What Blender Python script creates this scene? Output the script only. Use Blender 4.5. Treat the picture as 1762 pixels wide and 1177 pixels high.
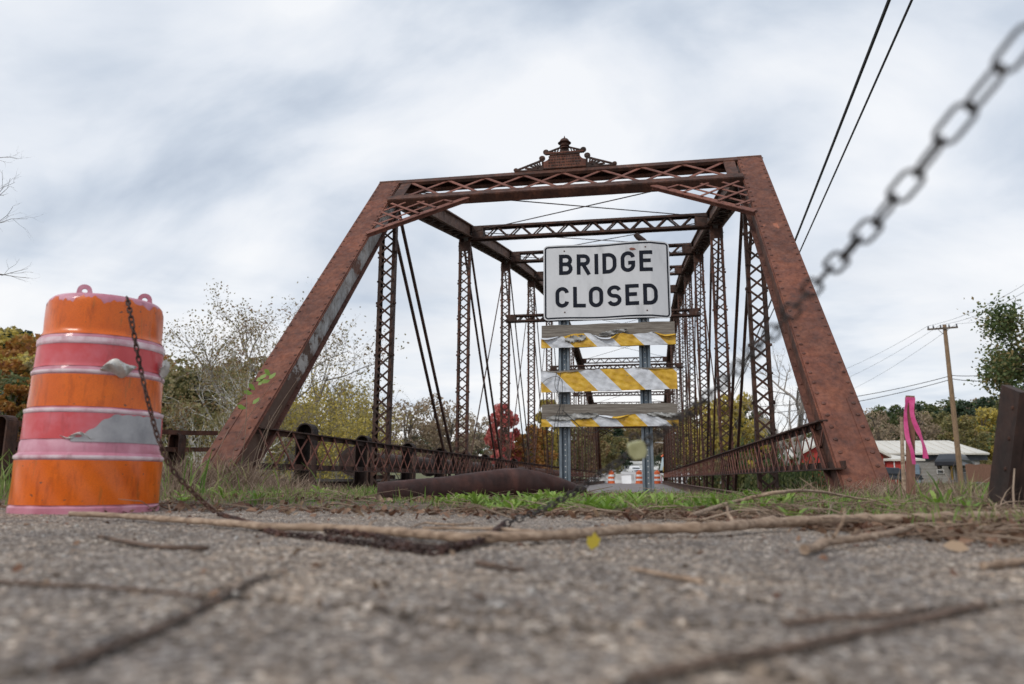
import bpy, math, random
import numpy as np
from mathutils import Vector, Matrix
rad = math.radians
for o in list(bpy.data.objects): bpy.data.objects.remove(o)
S = bpy.context.scene
COL = S.collection
random.seed(4)
RNG = np.random.default_rng(11)

# ------------------------------------------------------------------ camera
EYE = 0.155
FPX = 1268.0                    # focal length in pixels of the 1762 px wide photograph
YAW, PITCH, ROLL = -0.17806, 0.18256, 0.00371
fw = Vector((math.sin(YAW)*math.cos(PITCH), math.cos(YAW)*math.cos(PITCH), math.sin(PITCH)))
r0 = Vector((math.cos(YAW), -math.sin(YAW), 0)); u0 = r0.cross(fw)
rt = r0*math.cos(ROLL)+u0*math.sin(ROLL); up = -r0*math.sin(ROLL)+u0*math.cos(ROLL)
cam = bpy.data.objects.new('camera', bpy.data.cameras.new('camera')); COL.objects.link(cam)
m = Matrix((rt, up, -fw)).transposed().to_4x4(); m.translation = (0, 0, EYE); cam.matrix_world = m
cam.data.sensor_width = 36; cam.data.lens = FPX/1762*36
cam.data.clip_start = 0.03; cam.data.clip_end = 3000
cam.data.dof.use_dof = True; cam.data.dof.focus_distance = 7.4; cam.data.dof.aperture_fstop = 2.35
S.camera = cam

# ------------------------------------------------------------------ sky and sun
SUN_EL, SUN_AZ = rad(38), rad(215)      # azimuth from +Y clockwise: behind the camera, to the left
S.view_settings.view_transform = 'Standard'; S.view_settings.look = 'None'
S.view_settings.gamma = 1; S.view_settings.exposure = 0.12
W = bpy.data.worlds.new('World'); S.world = W; W.use_nodes = True
nt = W.node_tree; nt.nodes.clear()
def N(t, typ, **k):
    n = t.nodes.new(typ)
    for a, v in k.items():
        if a.startswith('_'): n.inputs[a[1:].replace('_', ' ')].default_value = v
        else: setattr(n, a, v)
    return n
def ramp(t, stops, interp='LINEAR'):
    r = t.nodes.new('ShaderNodeValToRGB'); r.color_ramp.interpolation = interp
    e = r.color_ramp.elements
    while len(e) < len(stops): e.new(0.5)
    for el, (p, c) in zip(e, stops): el.position = p; el.color = (*c, 1) if len(c) == 3 else c
    return r
out = N(nt, 'ShaderNodeOutputWorld'); bg = N(nt, 'ShaderNodeBackground')
sky = N(nt, 'ShaderNodeTexSky', sky_type='NISHITA', sun_disc=False, sun_elevation=SUN_EL, sun_rotation=SUN_AZ)
tc = N(nt, 'ShaderNodeTexCoord'); sep = N(nt, 'ShaderNodeSeparateXYZ')
nt.links.new(tc.outputs['Generated'], sep.inputs[0])
zc = N(nt, 'ShaderNodeMath', operation='MAXIMUM'); nt.links.new(sep.outputs['Z'], zc.inputs[0]); zc.inputs[1].default_value = 0.0
za = N(nt, 'ShaderNodeMath', operation='ADD'); nt.links.new(zc.outputs[0], za.inputs[0]); za.inputs[1].default_value = 0.85
dx = N(nt, 'ShaderNodeMath', operation='DIVIDE'); dy = N(nt, 'ShaderNodeMath', operation='DIVIDE')
nt.links.new(sep.outputs['X'], dx.inputs[0]); nt.links.new(za.outputs[0], dx.inputs[1])
nt.links.new(sep.outputs['Y'], dy.inputs[0]); nt.links.new(za.outputs[0], dy.inputs[1])
cmb = N(nt, 'ShaderNodeCombineXYZ'); nt.links.new(dx.outputs[0], cmb.inputs[0]); nt.links.new(dy.outputs[0], cmb.inputs[1])
mp = N(nt, 'ShaderNodeMapping'); mp.inputs['Rotation'].default_value = (0, 0, rad(24)); mp.inputs['Scale'].default_value = (0.8, 1.25, 1)
mp.inputs['Location'].default_value = (3.1, 0.7, 0)
nt.links.new(cmb.outputs[0], mp.inputs[0])
n1 = N(nt, 'ShaderNodeTexNoise', _Scale=4.4, _Detail=8.0, _Roughness=0.50, _Distortion=0.35)
nt.links.new(mp.outputs[0], n1.inputs['Vector'])
cl = ramp(nt, [(0.31, (0.44, 0.51, 0.62)), (0.42, (0.60, 0.665, 0.76)), (0.51, (0.755, 0.80, 0.87)), (0.63, (0.89, 0.91, 0.945))])
nt.links.new(n1.outputs['Fac'], cl.inputs[0])
# brighter, whiter cloud low over the land
hz = ramp(nt, [(0.0, (1, 1, 1)), (0.10, (0.80, 0.80, 0.80)), (0.32, (0.0, 0.0, 0.0))]); nt.links.new(sep.outputs['Z'], hz.inputs[0])
n2 = N(nt, 'ShaderNodeTexNoise', _Scale=3.0, _Detail=5.0, _Roughness=0.55)
mp2 = N(nt, 'ShaderNodeMapping'); mp2.inputs['Scale'].default_value = (1.0, 1.0, 4.5); nt.links.new(tc.outputs['Generated'], mp2.inputs[0]); nt.links.new(mp2.outputs[0], n2.inputs['Vector'])
cl2 = ramp(nt, [(0.34, (0.56, 0.63, 0.73)), (0.44, (0.84, 0.87, 0.91)), (0.54, (1.0, 0.985, 0.97))]); nt.links.new(n2.outputs['Fac'], cl2.inputs[0])
mxh = N(nt, 'ShaderNodeMix', data_type='RGBA'); nt.links.new(hz.outputs[0], mxh.inputs['Factor'])
nt.links.new(cl.outputs[0], mxh.inputs['A']); nt.links.new(cl2.outputs[0], mxh.inputs['B'])
ms = N(nt, 'ShaderNodeVectorMath', operation='SCALE'); ms.inputs['Scale'].default_value = 0.07; nt.links.new(sky.outputs[0], ms.inputs[0])
mx = N(nt, 'ShaderNodeMix', data_type='RGBA'); mx.inputs['Factor'].default_value = 0.93
nt.links.new(ms.outputs[0], mx.inputs['A']); nt.links.new(mxh.outputs['Result'], mx.inputs['B'])
nt.links.new(mx.outputs['Result'], bg.inputs[0]); bg.inputs[1].default_value = 1.0
nt.links.new(bg.outputs[0], out.inputs[0])
sl = bpy.data.lights.new('sun', 'SUN'); sl.energy = 1.4; sl.angle = rad(12); sl.color = (1.0, 0.93, 0.83)
so = bpy.data.objects.new('sun', sl); COL.objects.link(so)
sd = Vector((math.sin(SUN_AZ)*math.cos(SUN_EL), math.cos(SUN_AZ)*math.cos(SUN_EL), math.sin(SUN_EL)))
so.rotation_euler = sd.to_track_quat('Z', 'Y').to_euler(); so.location = (-10, -12, 15)

# ------------------------------------------------------------------ helpers
def ray(x, y): return fw + rt*((x-881)/FPX) - up*((y-588.5)/FPX)
def at(x, y, Y):
    """the world point at depth Y that the photograph shows at pixel (x, y)"""
    d = ray(x, y); t = Y/d.y; return Vector((d.x*t, Y, d.z*t+EYE))
def tag(o, label=None, cat=None, group=None, kind=None):
    if label: o['label'] = label
    if cat: o['category'] = cat
    if group: o['group'] = group
    if kind: o['kind'] = kind
    return o
def empty(name, loc, label, cat, group=None):
    o = bpy.data.objects.new(name, None); COL.objects.link(o); o.location = loc; o.empty_display_size = 0.1
    return tag(o, label, cat, group)
def wloc(p):
    v = Vector((0, 0, 0))
    while p is not None: v = v + p.location; p = p.parent
    return v
class MB:
    def __init__(s): s.v = []; s.f = []
    def add(s, V, F):
        n = len(s.v); s.v.extend([tuple(q) for q in V]); s.f.extend([tuple(i+n for i in f) for f in F])
    def frame(s, o, ax, ay, az, hx, hy, hz):
        o = Vector(o); V = [o+ax*(sx*hx)+ay*(sy*hy)+az*(sz*hz) for sx in (-1, 1) for sy in (-1, 1) for sz in (-1, 1)]
        s.add(V, [(0,1,3,2), (4,6,7,5), (0,4,5,1), (2,3,7,6), (0,2,6,4), (1,5,7,3)])
    def box(s, c, d): s.frame(c, Vector((1,0,0)), Vector((0,1,0)), Vector((0,0,1)), d[0]/2, d[1]/2, d[2]/2)
    def beam(s, p, q, w, d, upv=(0,0,1)):
        """box from p to q, w wide across, d deep along upv"""
        p, q = Vector(p), Vector(q); a = (q-p); L = a.length
        if L < 1e-6: return
        a /= L; u = Vector(upv); u = (u-a*u.dot(a))
        if u.length < 1e-4: u = Vector((0,1,0)) - a*a.y
        u.normalize(); sd = a.cross(u)
        s.frame((p+q)/2, a, sd, u, L/2, w/2, d/2)
    def tube(s, P, R, n=8, cap=True):
        P = [Vector(p) for p in P]; k = len(P)
        if not hasattr(R, '__len__'): R = [R]*k
        b = len(s.v); ref = None
        for i, p in enumerate(P):
            t = (P[min(i+1, k-1)]-P[max(i-1, 0)])
            t = t.normalized() if t.length > 1e-9 else Vector((0,0,1))
            if ref is None: ref = Vector((1,0,0)) if abs(t.x) < .8 else Vector((0,1,0))
            u = ref - t*ref.dot(t); u.normalize(); ref = u; w = t.cross(u)
            for j in range(n):
                a = 2*math.pi*j/n; s.v.append(tuple(p+(u*math.cos(a)+w*math.sin(a))*R[i]))
        for i in range(k-1):
            for j in range(n):
                j2 = (j+1) % n; s.f.append((b+i*n+j, b+i*n+j2, b+(i+1)*n+j2, b+(i+1)*n+j))
        if cap:
            s.f.append(tuple(b+j for j in range(n-1, -1, -1))); s.f.append(tuple(b+(k-1)*n+j for j in range(n)))
    def lathe(s, c, prof, n=32, cap=True, fn=None, a0=0, a1=2*math.pi):
        """prof: list of (radius, z)"""
        b = len(s.v); full = abs(a1-a0-2*math.pi) < 1e-6; m_ = n if full else n+1
        for i, (r, z) in enumerate(prof):
            for j in range(m_):
                a = a0+(a1-a0)*j/n; rr, zz = (fn(i, a, r, z) if fn else (r, z))
                s.v.append((c[0]+rr*math.cos(a), c[1]+rr*math.sin(a), c[2]+zz))
        for i in range(len(prof)-1):
            for j in range(n):
                j2 = (j+1) % m_; s.f.append((b+i*m_+j, b+i*m_+j2, b+(i+1)*m_+j2, b+(i+1)*m_+j))
        if cap and full:
            s.f.append(tuple(b+j for j in range(m_-1, -1, -1))); s.f.append(tuple(b+(len(prof)-1)*m_+j for j in range(m_)))
    def prism(s, pts, o, ax, ay, th):
        """polygon pts (u,v) in the plane (ax, ay) at o, thickness th along ax x ay"""
        o = Vector(o); ax, ay = Vector(ax), Vector(ay); nn = ax.cross(ay).normalized(); n = len(pts)
        V = [o+ax*u+ay*v+nn*(th/2) for u, v in pts]+[o+ax*u+ay*v-nn*(th/2) for u, v in pts]
        F = [tuple(range(n)), tuple(range(2*n-1, n-1, -1))]+[(i, n+i, n+(i+1) % n, (i+1) % n) for i in range(n)]
        s.add(V, F)
    def dome(s, c, r, nrm, n=8):
        nrm = Vector(nrm).normalized(); u = nrm.orthogonal().normalized(); w = nrm.cross(u); b = len(s.v); c = Vector(c)
        for (rr, hh) in ((1, 0), (.86, .42)):
            for j in range(n):
                a = 2*math.pi*j/n; s.v.append(tuple(c+(u*math.cos(a)+w*math.sin(a))*r*rr+nrm*r*hh))
        s.v.append(tuple(c+nrm*r*.78))
        for j in range(n):
            s.f.append((b+j, b+(j+1) % n, b+n+(j+1) % n, b+n+j)); s.f.append((b+n+j, b+n+(j+1) % n, b+2*n))
    def build(s, name, mat, parent=None, smooth=False, bevel=0, extra=None):
        nf0 = len(s.f)
        if extra is not None: s.add(extra[0].v, extra[0].f)
        me = bpy.data.meshes.new(name); off = wloc(parent)
        V = [(x-off.x, y-off.y, z-off.z) for x, y, z in s.v] if parent is not None else s.v
        me.from_pydata(V, [], s.f); me.materials.append(mat)
        if extra is not None:
            me.materials.append(extra[1]); me.polygons.foreach_set('material_index', [0]*nf0+[1]*(len(s.f)-nf0))
        if smooth:
            me.polygons.foreach_set('use_smooth', [True]*len(me.polygons))
            try: me.set_sharp_from_angle(angle=rad(40))
            except Exception: pass
        o = bpy.data.objects.new(name, me); COL.objects.link(o)
        if parent is not None: o.parent = parent
        if bevel:
            b = o.modifiers.new('bevel', 'BEVEL'); b.width = bevel; b.segments = 2; b.limit_method = 'ANGLE'
        return o
def npmesh(name, V, F, mat, parent=None, smooth=False):
    """V (n,3) array, F (m,k) array"""
    me = bpy.data.meshes.new(name); off = wloc(parent); V = np.asarray(V, dtype=np.float32) - np.array(off, dtype=np.float32)
    k = F.shape[1]; me.vertices.add(len(V)); me.vertices.foreach_set('co', V.ravel())
    me.loops.add(F.size); me.loops.foreach_set('vertex_index', F.astype(np.int32).ravel())
    me.polygons.add(len(F)); me.polygons.foreach_set('loop_start', np.arange(0, F.size, k, dtype=np.int32))
    me.polygons.foreach_set('loop_total', np.full(len(F), k, dtype=np.int32))
    if smooth: me.polygons.foreach_set('use_smooth', np.ones(len(F), dtype=bool))
    me.update(calc_edges=True); me.validate(); me.materials.append(mat)
    o = bpy.data.objects.new(name, me); COL.objects.link(o)
    if parent is not None: o.parent = parent
    return o
def copy_tree(o, parent=None):
    c = o.copy(); COL.objects.link(c); c.parent = parent
    for ch in list(o.children): copy_tree(ch, c)
    return c

# ------------------------------------------------------------------ materials
def mat(name, rough=0.8, metal=0.0):
    m_ = bpy.data.materials.new(name); m_.use_nodes = True; t = m_.node_tree; b = t.nodes['Principled BSDF']
    b.inputs['Roughness'].default_value = rough; b.inputs['Metallic'].default_value = metal
    return m_, t, b
def coords(t, scale=(1,1,1)):
    g = t.nodes.new('ShaderNodeNewGeometry'); m_ = t.nodes.new('ShaderNodeMapping'); m_.inputs['Scale'].default_value = scale
    t.links.new(g.outputs['Position'], m_.inputs[0]); return m_.outputs[0]
def noise(t, vec, scale, detail=4, rough=0.55, dist=0):
    n = N(t, 'ShaderNodeTexNoise', _Scale=scale, _Detail=detail, _Roughness=rough, _Distortion=dist); t.links.new(vec, n.inputs['Vector']); return n.outputs['Fac']
def bump(t, b, h, strength=0.3, dist=0.01):
    n = t.nodes.new('ShaderNodeBump'); n.inputs['Strength'].default_value = strength; n.inputs['Distance'].default_value = dist
    t.links.new(h, n.inputs['Height']); t.links.new(n.outputs[0], b.inputs['Normal'])
def mixc(t, f, a, b, mode='MIX'):
    n = t.nodes.new('ShaderNodeMix'); n.data_type = 'RGBA'; n.blend_type = mode
    for k, v in (('Factor', f), ('A', a), ('B', b)):
        if isinstance(v, (int, float)): n.inputs[k].default_value = v
        elif isinstance(v, tuple): n.inputs[k].default_value = (*v, 1)
        else: t.links.new(v, n.inputs[k])
    return n.outputs['Result']
def noisy(name, stops, scale=8, rough=0.8, metal=0, bumps=0.3, bscale=60, stretch=(1,1,1), detail=6, bd=0.004):
    m_, t, b = mat(name, rough, metal); v = coords(t, stretch)
    r = ramp(t, stops); t.links.new(noise(t, v, scale, detail, .6), r.inputs[0]); t.links.new(r.outputs[0], b.inputs['Base Color'])
    if bumps: bump(t, b, noise(t, coords(t), bscale, 5), bumps, bd)
    return m_
def rust(name, lo, mid, hi, patch=None, patch_at=0.6):
    m_, t, b = mat(name, 0.78); v = coords(t)
    r = ramp(t, [(0.28, lo), (0.48, mid), (0.68, hi)]); t.links.new(noise(t, v, 5.5, 9, .68, .6), r.inputs[0])
    vs = coords(t, (14, 14, 1.6)); r2 = ramp(t, [(0.35, (.55, .5, .48)), (0.6, (1, 1, 1))]); t.links.new(noise(t, vs, 2.2, 5, .6), r2.inputs[0])
    c = mixc(t, 0.75, r.outputs[0], r2.outputs[0], 'MULTIPLY')
    sp = ramp(t, [(0.64, (0, 0, 0)), (0.74, (1, 1, 1))]); t.links.new(noise(t, v, 38, 4, .6), sp.inputs[0])
    c = mixc(t, sp.outputs[0], c, tuple(x*0.45 for x in lo))
    bigv = ramp(t, [(.32, (.62, .60, .62)), (.5, (.95, .95, .95)), (.68, (1.25, 1.15, 1.1))]); t.links.new(noise(t, v, 1.1, 5, .6), bigv.inputs[0]); c = mixc(t, .85, c, bigv.outputs[0], 'MULTIPLY')
    if patch:
        pr = ramp(t, [(patch_at, (0, 0, 0)), (patch_at+.05, (1, 1, 1))]); t.links.new(noise(t, coords(t, (1, .5, .5)), 3.2, 8, .65), pr.inputs[0])
        c = mixc(t, pr.outputs[0], c, patch)
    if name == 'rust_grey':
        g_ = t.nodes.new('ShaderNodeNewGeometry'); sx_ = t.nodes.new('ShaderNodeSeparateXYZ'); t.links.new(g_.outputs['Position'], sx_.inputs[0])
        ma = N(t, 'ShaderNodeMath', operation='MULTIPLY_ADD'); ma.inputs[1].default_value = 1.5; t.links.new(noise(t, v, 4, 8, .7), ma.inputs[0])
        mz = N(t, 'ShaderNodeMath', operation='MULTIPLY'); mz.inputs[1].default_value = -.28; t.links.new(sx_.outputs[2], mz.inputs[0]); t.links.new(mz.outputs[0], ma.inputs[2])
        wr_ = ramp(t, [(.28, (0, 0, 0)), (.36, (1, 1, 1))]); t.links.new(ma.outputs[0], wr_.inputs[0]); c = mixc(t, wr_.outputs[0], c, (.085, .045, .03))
    t.links.new(c, b.inputs['Base Color'])
    rr = ramp(t, [(0.3, (.6,)*3), (0.7, (.92,)*3)]); t.links.new(noise(t, v, 12, 5), rr.inputs[0]); t.links.new(rr.outputs[0], b.inputs['Roughness'])
    bump(t, b, noise(t, v, 70, 6, .7), 0.35, 0.003)
    return m_
M = {}
M['rust_red'] = rust('rust_red_paint', (.080, .029, .020), (.150, .052, .031), (.225, .084, .048), (.37, .13, .070), .645)
M['rust_rivet'] = rust('rust_rivet', (.05, .020, .014), (.105, .042, .030), (.17, .075, .052))
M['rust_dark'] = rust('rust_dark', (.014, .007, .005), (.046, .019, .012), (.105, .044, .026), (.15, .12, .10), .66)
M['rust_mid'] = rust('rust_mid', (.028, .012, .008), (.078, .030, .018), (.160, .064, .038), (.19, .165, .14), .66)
M['rust_lace'] = rust('rust_lace', (.10, .035, .025), (.21, .080, .056), (.28, .12, .085))
M['rust_grey'] = rust('rust_grey', (.15, .11, .085), (.33, .33, .33), (.50, .52, .53), (.12, .05, .03), .54)
M['rust_black'] = rust('rust_black', (.012, .008, .007), (.030, .016, .013), (.060, .028, .020))
M['trough'] = rust('trough_rust', (.022, .008, .007), (.050, .017, .013), (.10, .036, .026))
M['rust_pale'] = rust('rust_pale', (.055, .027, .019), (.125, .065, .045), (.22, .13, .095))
M['galv'] = noisy('galvanised_steel', [(.3, (.10, .13, .16)), (.5, (.17, .205, .24)), (.7, (.26, .29, .32))], 14, .45, .55, .1, 60, (1, 1, .3))
M['wood_grey'] = noisy('weathered_board', [(.3, (.10, .085, .072)), (.5, (.17, .15, .13)), (.7, (.27, .25, .225))], 9, .9, 0, .6, 40, (.6, 4, 14), 8, .006)
M['wood_brown'] = noisy('rough_brown_wood', [(.3, (.12, .06, .04)), (.6, (.24, .13, .09))], 10, .9, 0, .5, 40, (6, 6, 1))
M['pole_wood'] = noisy('pole_wood', [(.3, (.13, .085, .05)), (.6, (.27, .18, .11))], 6, .9, 0, .3, 10, (3, 3, .4))
M['black'] = noisy('black_lettering', [(.3, (.010, .012, .020)), (.7, (.016, .020, .030))], 20, .75, 0, 0); M['black'].node_tree.nodes['Principled BSDF'].inputs['Specular IOR Level'].default_value = .12
M['sign'] = noisy('dull_reflective_sheeting', [(.25, (.40, .41, .43)), (.45, (.555, .57, .60)), (.7, (.62, .635, .665))], 5, .42, 0, .06, 120, (1.5, 1, .5), 8)
M['sign_back'] = noisy('bare_aluminium', [(.3, (.45, .46, .47)), (.7, (.6, .6, .6))], 9, .4, .6, 0)
M['sheet_grey'] = noisy('peeled_adhesive', [(.3, (.16, .16, .155)), (.5, (.28, .28, .275)), (.7, (.48, .48, .47))], 30, .7, 0, .4, 90)
M['rubber_wire'] = noisy('cable_black', [(.3, (.012, .012, .014)), (.7, (.03, .03, .032))], 6, .5, 0, 0)
M['wire_pale'] = noisy('wire_grey', [(.3, (.22, .24, .27)), (.7, (.28, .3, .33))], 6, .5, 0, 0)
M['chain'] = rust('chain_rust', (.020, .012, .010), (.06, .026, .019), (.13, .058, .038))
M['chain_grey'] = noisy('chain_steel', [(.3, (.018, .015, .014)), (.5, (.038, .031, .029)), (.7, (.09, .085, .085))], 60, .5, .4, .3, 200)
M['brass'] = noisy('padlock_brass', [(.3, (.30, .30, .15)), (.7, (.48, .48, .28))], 40, .4, .2, .1)
M['stick'] = noisy('bark_stick', [(.3, (.13, .085, .055)), (.5, (.29, .205, .145)), (.7, (.44, .335, .25))], 14, .85, 0, .6, 70, (1, 5, 5), 7)
M['stick_dark'] = noisy('dark_stick', [(.3, (.05, .033, .025)), (.6, (.15, .10, .075))], 20, .9, 0, .6, 70)
M['bark_white'] = noisy('white_bark', [(.35, (.20, .17, .14)), (.5, (.55, .53, .49)), (.7, (.75, .74, .70))], 1.6, .85, 0, .2, 8)
M['bark'] = noisy('grey_brown_bark', [(.3, (.06, .045, .035)), (.6, (.15, .12, .095))], 3, .9, 0, .4, 12)
M['bark_pale'] = noisy('pale_grey_bark', [(.3, (.16, .14, .125)), (.6, (.30, .27, .245))], 3, .9, 0, .3, 12)
M['white_wall'] = noisy('white_siding', [(.3, (.62, .63, .62)), (.7, (.75, .76, .75))], 1.2, .7, 0, .1, 2)
M['roof_white'] = noisy('pale_metal_roof', [(.3, (.56, .53, .47)), (.7, (.70, .67, .61))], .6, .5, .1, .05, 2, (3, .3, 1))
M['block'] = noisy('grey_block', [(.3, (.26, .25, .24)), (.7, (.38, .37, .36))], 2, .9, 0, .2, 6)
M['barn_red'] = noisy('barn_red', [(.3, (.36, .035, .030)), (.7, (.50, .060, .050))], 1.5, .8, 0, .1, 4, (3, 3, .5))
M['dark_blue'] = noisy('slate_band', [(.3, (.045, .05, .065)), (.7, (.08, .09, .11))], 2, .7, 0, 0)
M['concrete'] = noisy('pale_concrete', [(.3, (.50, .50, .50)), (.7, (.68, .68, .68))], 1.5, .9, 0, .1, 8)
M['paint_white'] = noisy('white_paint', [(.3, (.72, .73, .75)), (.7, (.84, .85, .87))], 3, .35, 0, 0)
M['glass'] = noisy('dark_glass', [(.3, (.02, .025, .03)), (.7, (.06, .07, .08))], 3, .12, 0, 0)
M['tyre'] = noisy('tyre_rubber', [(.3, (.012,)*3), (.7, (.03,)*3)], 8, .8, 0, 0)
M['chrome'] = noisy('grey_trim', [(.3, (.2,)*3), (.7, (.4,)*3)], 8, .3, .6, 0)
M['yellow'] = noisy('yellow_post', [(.3, (.55, .33, .03)), (.7, (.72, .46, .06))], 8, .6, 0, 0)
M['blue_door'] = noisy('blue_grey_paint', [(.3, (.17, .24, .32)), (.7, (.26, .34, .43))], 5, .6, 0, 0)
M['sky_steel'] = noisy('pale_blue_steel', [(.3, (.36, .47, .54)), (.7, (.52, .62, .68))], 1, .5, 0, 0)
M['orange_far'] = noisy('orange_plastic', [(.3, (.62, .10, .02)), (.7, (.80, .17, .04))], 3, .5, 0, 0)
M['deck'] = noisy('bridge_deck', [(.3, (.17, .15, .15)), (.7, (.26, .235, .23))], 1.8, .9, 0, .3, 20)
M['paving'] = noisy('pale_paving', [(.3, (.38, .37, .37)), (.7, (.52, .51, .50))], .3, .9, 0, .1, 2)
M['water'] = noisy('river_water', [(.3, (.03, .04, .035)), (.7, (.06, .07, .06))], .3, .08, 0, .2, 1.5)

def leafmat(name, cols, trans=.35, rough=.6, scale_n=.35):
    m_ = bpy.data.materials.new(name); m_.use_nodes = True; t = m_.node_tree; t.nodes.clear()
    o = t.nodes.new('ShaderNodeOutputMaterial'); g = t.nodes.new('ShaderNodeNewGeometry')
    r = ramp(t, [(i/max(1, len(cols)-1), c) for i, c in enumerate(cols)])
    nz = noise(t, g.outputs['Position'], scale_n, 3)
    a = N(t, 'ShaderNodeMath', operation='MULTIPLY_ADD'); a.inputs[1].default_value = .75
    t.links.new(g.outputs['Random Per Island'], a.inputs[0])
    s_ = N(t, 'ShaderNodeMath', operation='MULTIPLY_ADD'); s_.inputs[1].default_value = 2.2; s_.inputs[2].default_value = -.98; t.links.new(nz, s_.inputs[0])
    t.links.new(s_.outputs[0], a.inputs[2]); t.links.new(a.outputs[0], r.inputs[0])
    d = t.nodes.new('ShaderNodeBsdfPrincipled'); d.inputs['Roughness'].default_value = rough; t.links.new(r.outputs[0], d.inputs['Base Color'])
    tr = t.nodes.new('ShaderNodeBsdfTranslucent'); t.links.new(r.outputs[0], tr.inputs[0])
    mx_ = t.nodes.new('ShaderNodeMixShader'); mx_.inputs[0].default_value = trans
    t.links.new(d.outputs[0], mx_.inputs[1]); t.links.new(tr.outputs[0], mx_.inputs[2]); t.links.new(mx_.outputs[0], o.inputs[0])
    return m_
M['pink_ribbon'] = leafmat('pink_ribbon', [(.66, .06, .24), (.78, .10, .32), (.85, .15, .40)], .35, .35, 30)
M['l_brown'] = leafmat('leaf_brown_olive', [(.20, .10, .045), (.28, .20, .09), (.20, .19, .08), (.36, .27, .12)])
M['l_olive'] = leafmat('leaf_olive', [(.11, .12, .05), (.19, .18, .07), (.29, .25, .10), (.23, .16, .075)])
M['l_green'] = leafmat('leaf_green', [(.04, .065, .022), (.07, .10, .032), (.12, .14, .045), (.17, .15, .05)])
M['l_dark'] = leafmat('leaf_dark_green', [(.018, .038, .018), (.03, .055, .025), (.05, .075, .03)], .2)
M['l_yellow'] = leafmat('leaf_yellow', [(.24, .21, .08), (.42, .34, .09), (.60, .47, .09), (.32, .29, .11)])
M['l_orange'] = leafmat('leaf_orange', [(.20, .07, .02), (.34, .14, .03), (.42, .22, .05), (.20, .14, .04)])
M['l_red'] = leafmat('leaf_red', [(.36, .07, .07), (.52, .12, .12), (.62, .22, .18), (.50, .11, .13)], .45)
M['l_tan'] = leafmat('leaf_tan', [(.20, .14, .095), (.30, .225, .155), (.38, .29, .20), (.26, .22, .13)])
M['l_maple'] = leafmat('leaf_maple_turning', [(.06, .10, .04), (.10, .145, .05), (.14, .17, .06), (.28, .20, .08)])
M['grass'] = leafmat('grass_blades', [(.07, .14, .022), (.12, .23, .035), (.20, .30, .06), (.27, .27, .10), (.34, .27, .16)], .3, .55, 2.5)
M['weed'] = leafmat('bright_weed_leaf', [(.13, .22, .03), (.21, .34, .05), (.33, .45, .10)], .4, .5, 3)
M['straw'] = leafmat('dead_stem', [(.12, .075, .05), (.24, .17, .12), (.38, .29, .22)], .15, .8, 3)
M['litter'] = leafmat('dead_leaf', [(.08, .035, .022), (.16, .075, .045), (.28, .17, .11), (.11, .07, .05), (.38, .27, .18)], .2, .8, 6)
M['pebble'] = leafmat('pebbles', [(.14, .12, .11), (.24, .21, .19), (.34, .31, .28), (.42, .40, .38)], 0, .9, 6)

# ------------------------------------------------------------------ terrain (one sheet)
CRACKS = []
def crk(pts):
    P = []
    for (x, y) in pts:
        d = ray(x, y); t = -EYE/d.z; P.append((d.x*t, d.y*t))
    Q = [P[0]]
    rr = random.Random(len(CRACKS)+3)
    for a, b in zip(P[:-1], P[1:]):
        n = max(2, int(math.hypot(b[0]-a[0], b[1]-a[1])/.035))
        for i in range(1, n+1):
            k = i/n; j = .006 if i < n else 0
            Q.append((a[0]+(b[0]-a[0])*k+rr.uniform(-j, j), a[1]+(b[1]-a[1])*k+rr.uniform(-j, j)))
    CRACKS.append(np.array(Q))
crk([(-120, 1175), (120, 1148), (250, 1090), (330, 1050), (420, 1005), (480, 985)])
crk([(-60, 1000), (120, 1008), (260, 1018), (440, 1030), (660, 1046), (900, 1055)])
crk([(1040, 1190), (1230, 1140), (1420, 1105), (1580, 1068), (1700, 1040), (1800, 1030)])
crk([(1340, 1072), (1450, 1062), (1600, 1052), (1700, 1036)])
crk([(940, 1062), (1080, 1078), (1300, 1072)])
crk([(480, 968), (620, 972), (760, 966)])
crk([(60, 940), (150, 932), (260, 944)])
crk([(660, 1046), (760, 1075), (900, 1090), (1040, 1080)])
crk([(1230, 1140), (1360, 1165), (1500, 1190)])
crk([(900, 1000), (1040, 1012), (1200, 1020), (1340, 1040)])
def sstep(a, b, x):
    t = np.clip((x-a)/(b-a), 0, 1); return t*t*(3-2*t)
def vnoise(x, y, s, seed=0):
    """cheap smooth noise"""
    r = np.random.default_rng(seed); out_ = 0
    for k in range(5):
        a, b, c = r.uniform(-1, 1, 2).tolist()+[r.uniform(0, 6.28)]
        out_ = out_+np.sin((x*a+y*b)*s*(1+k*.6)+c)/(1+k*.5)
    return out_/2.2
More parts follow.
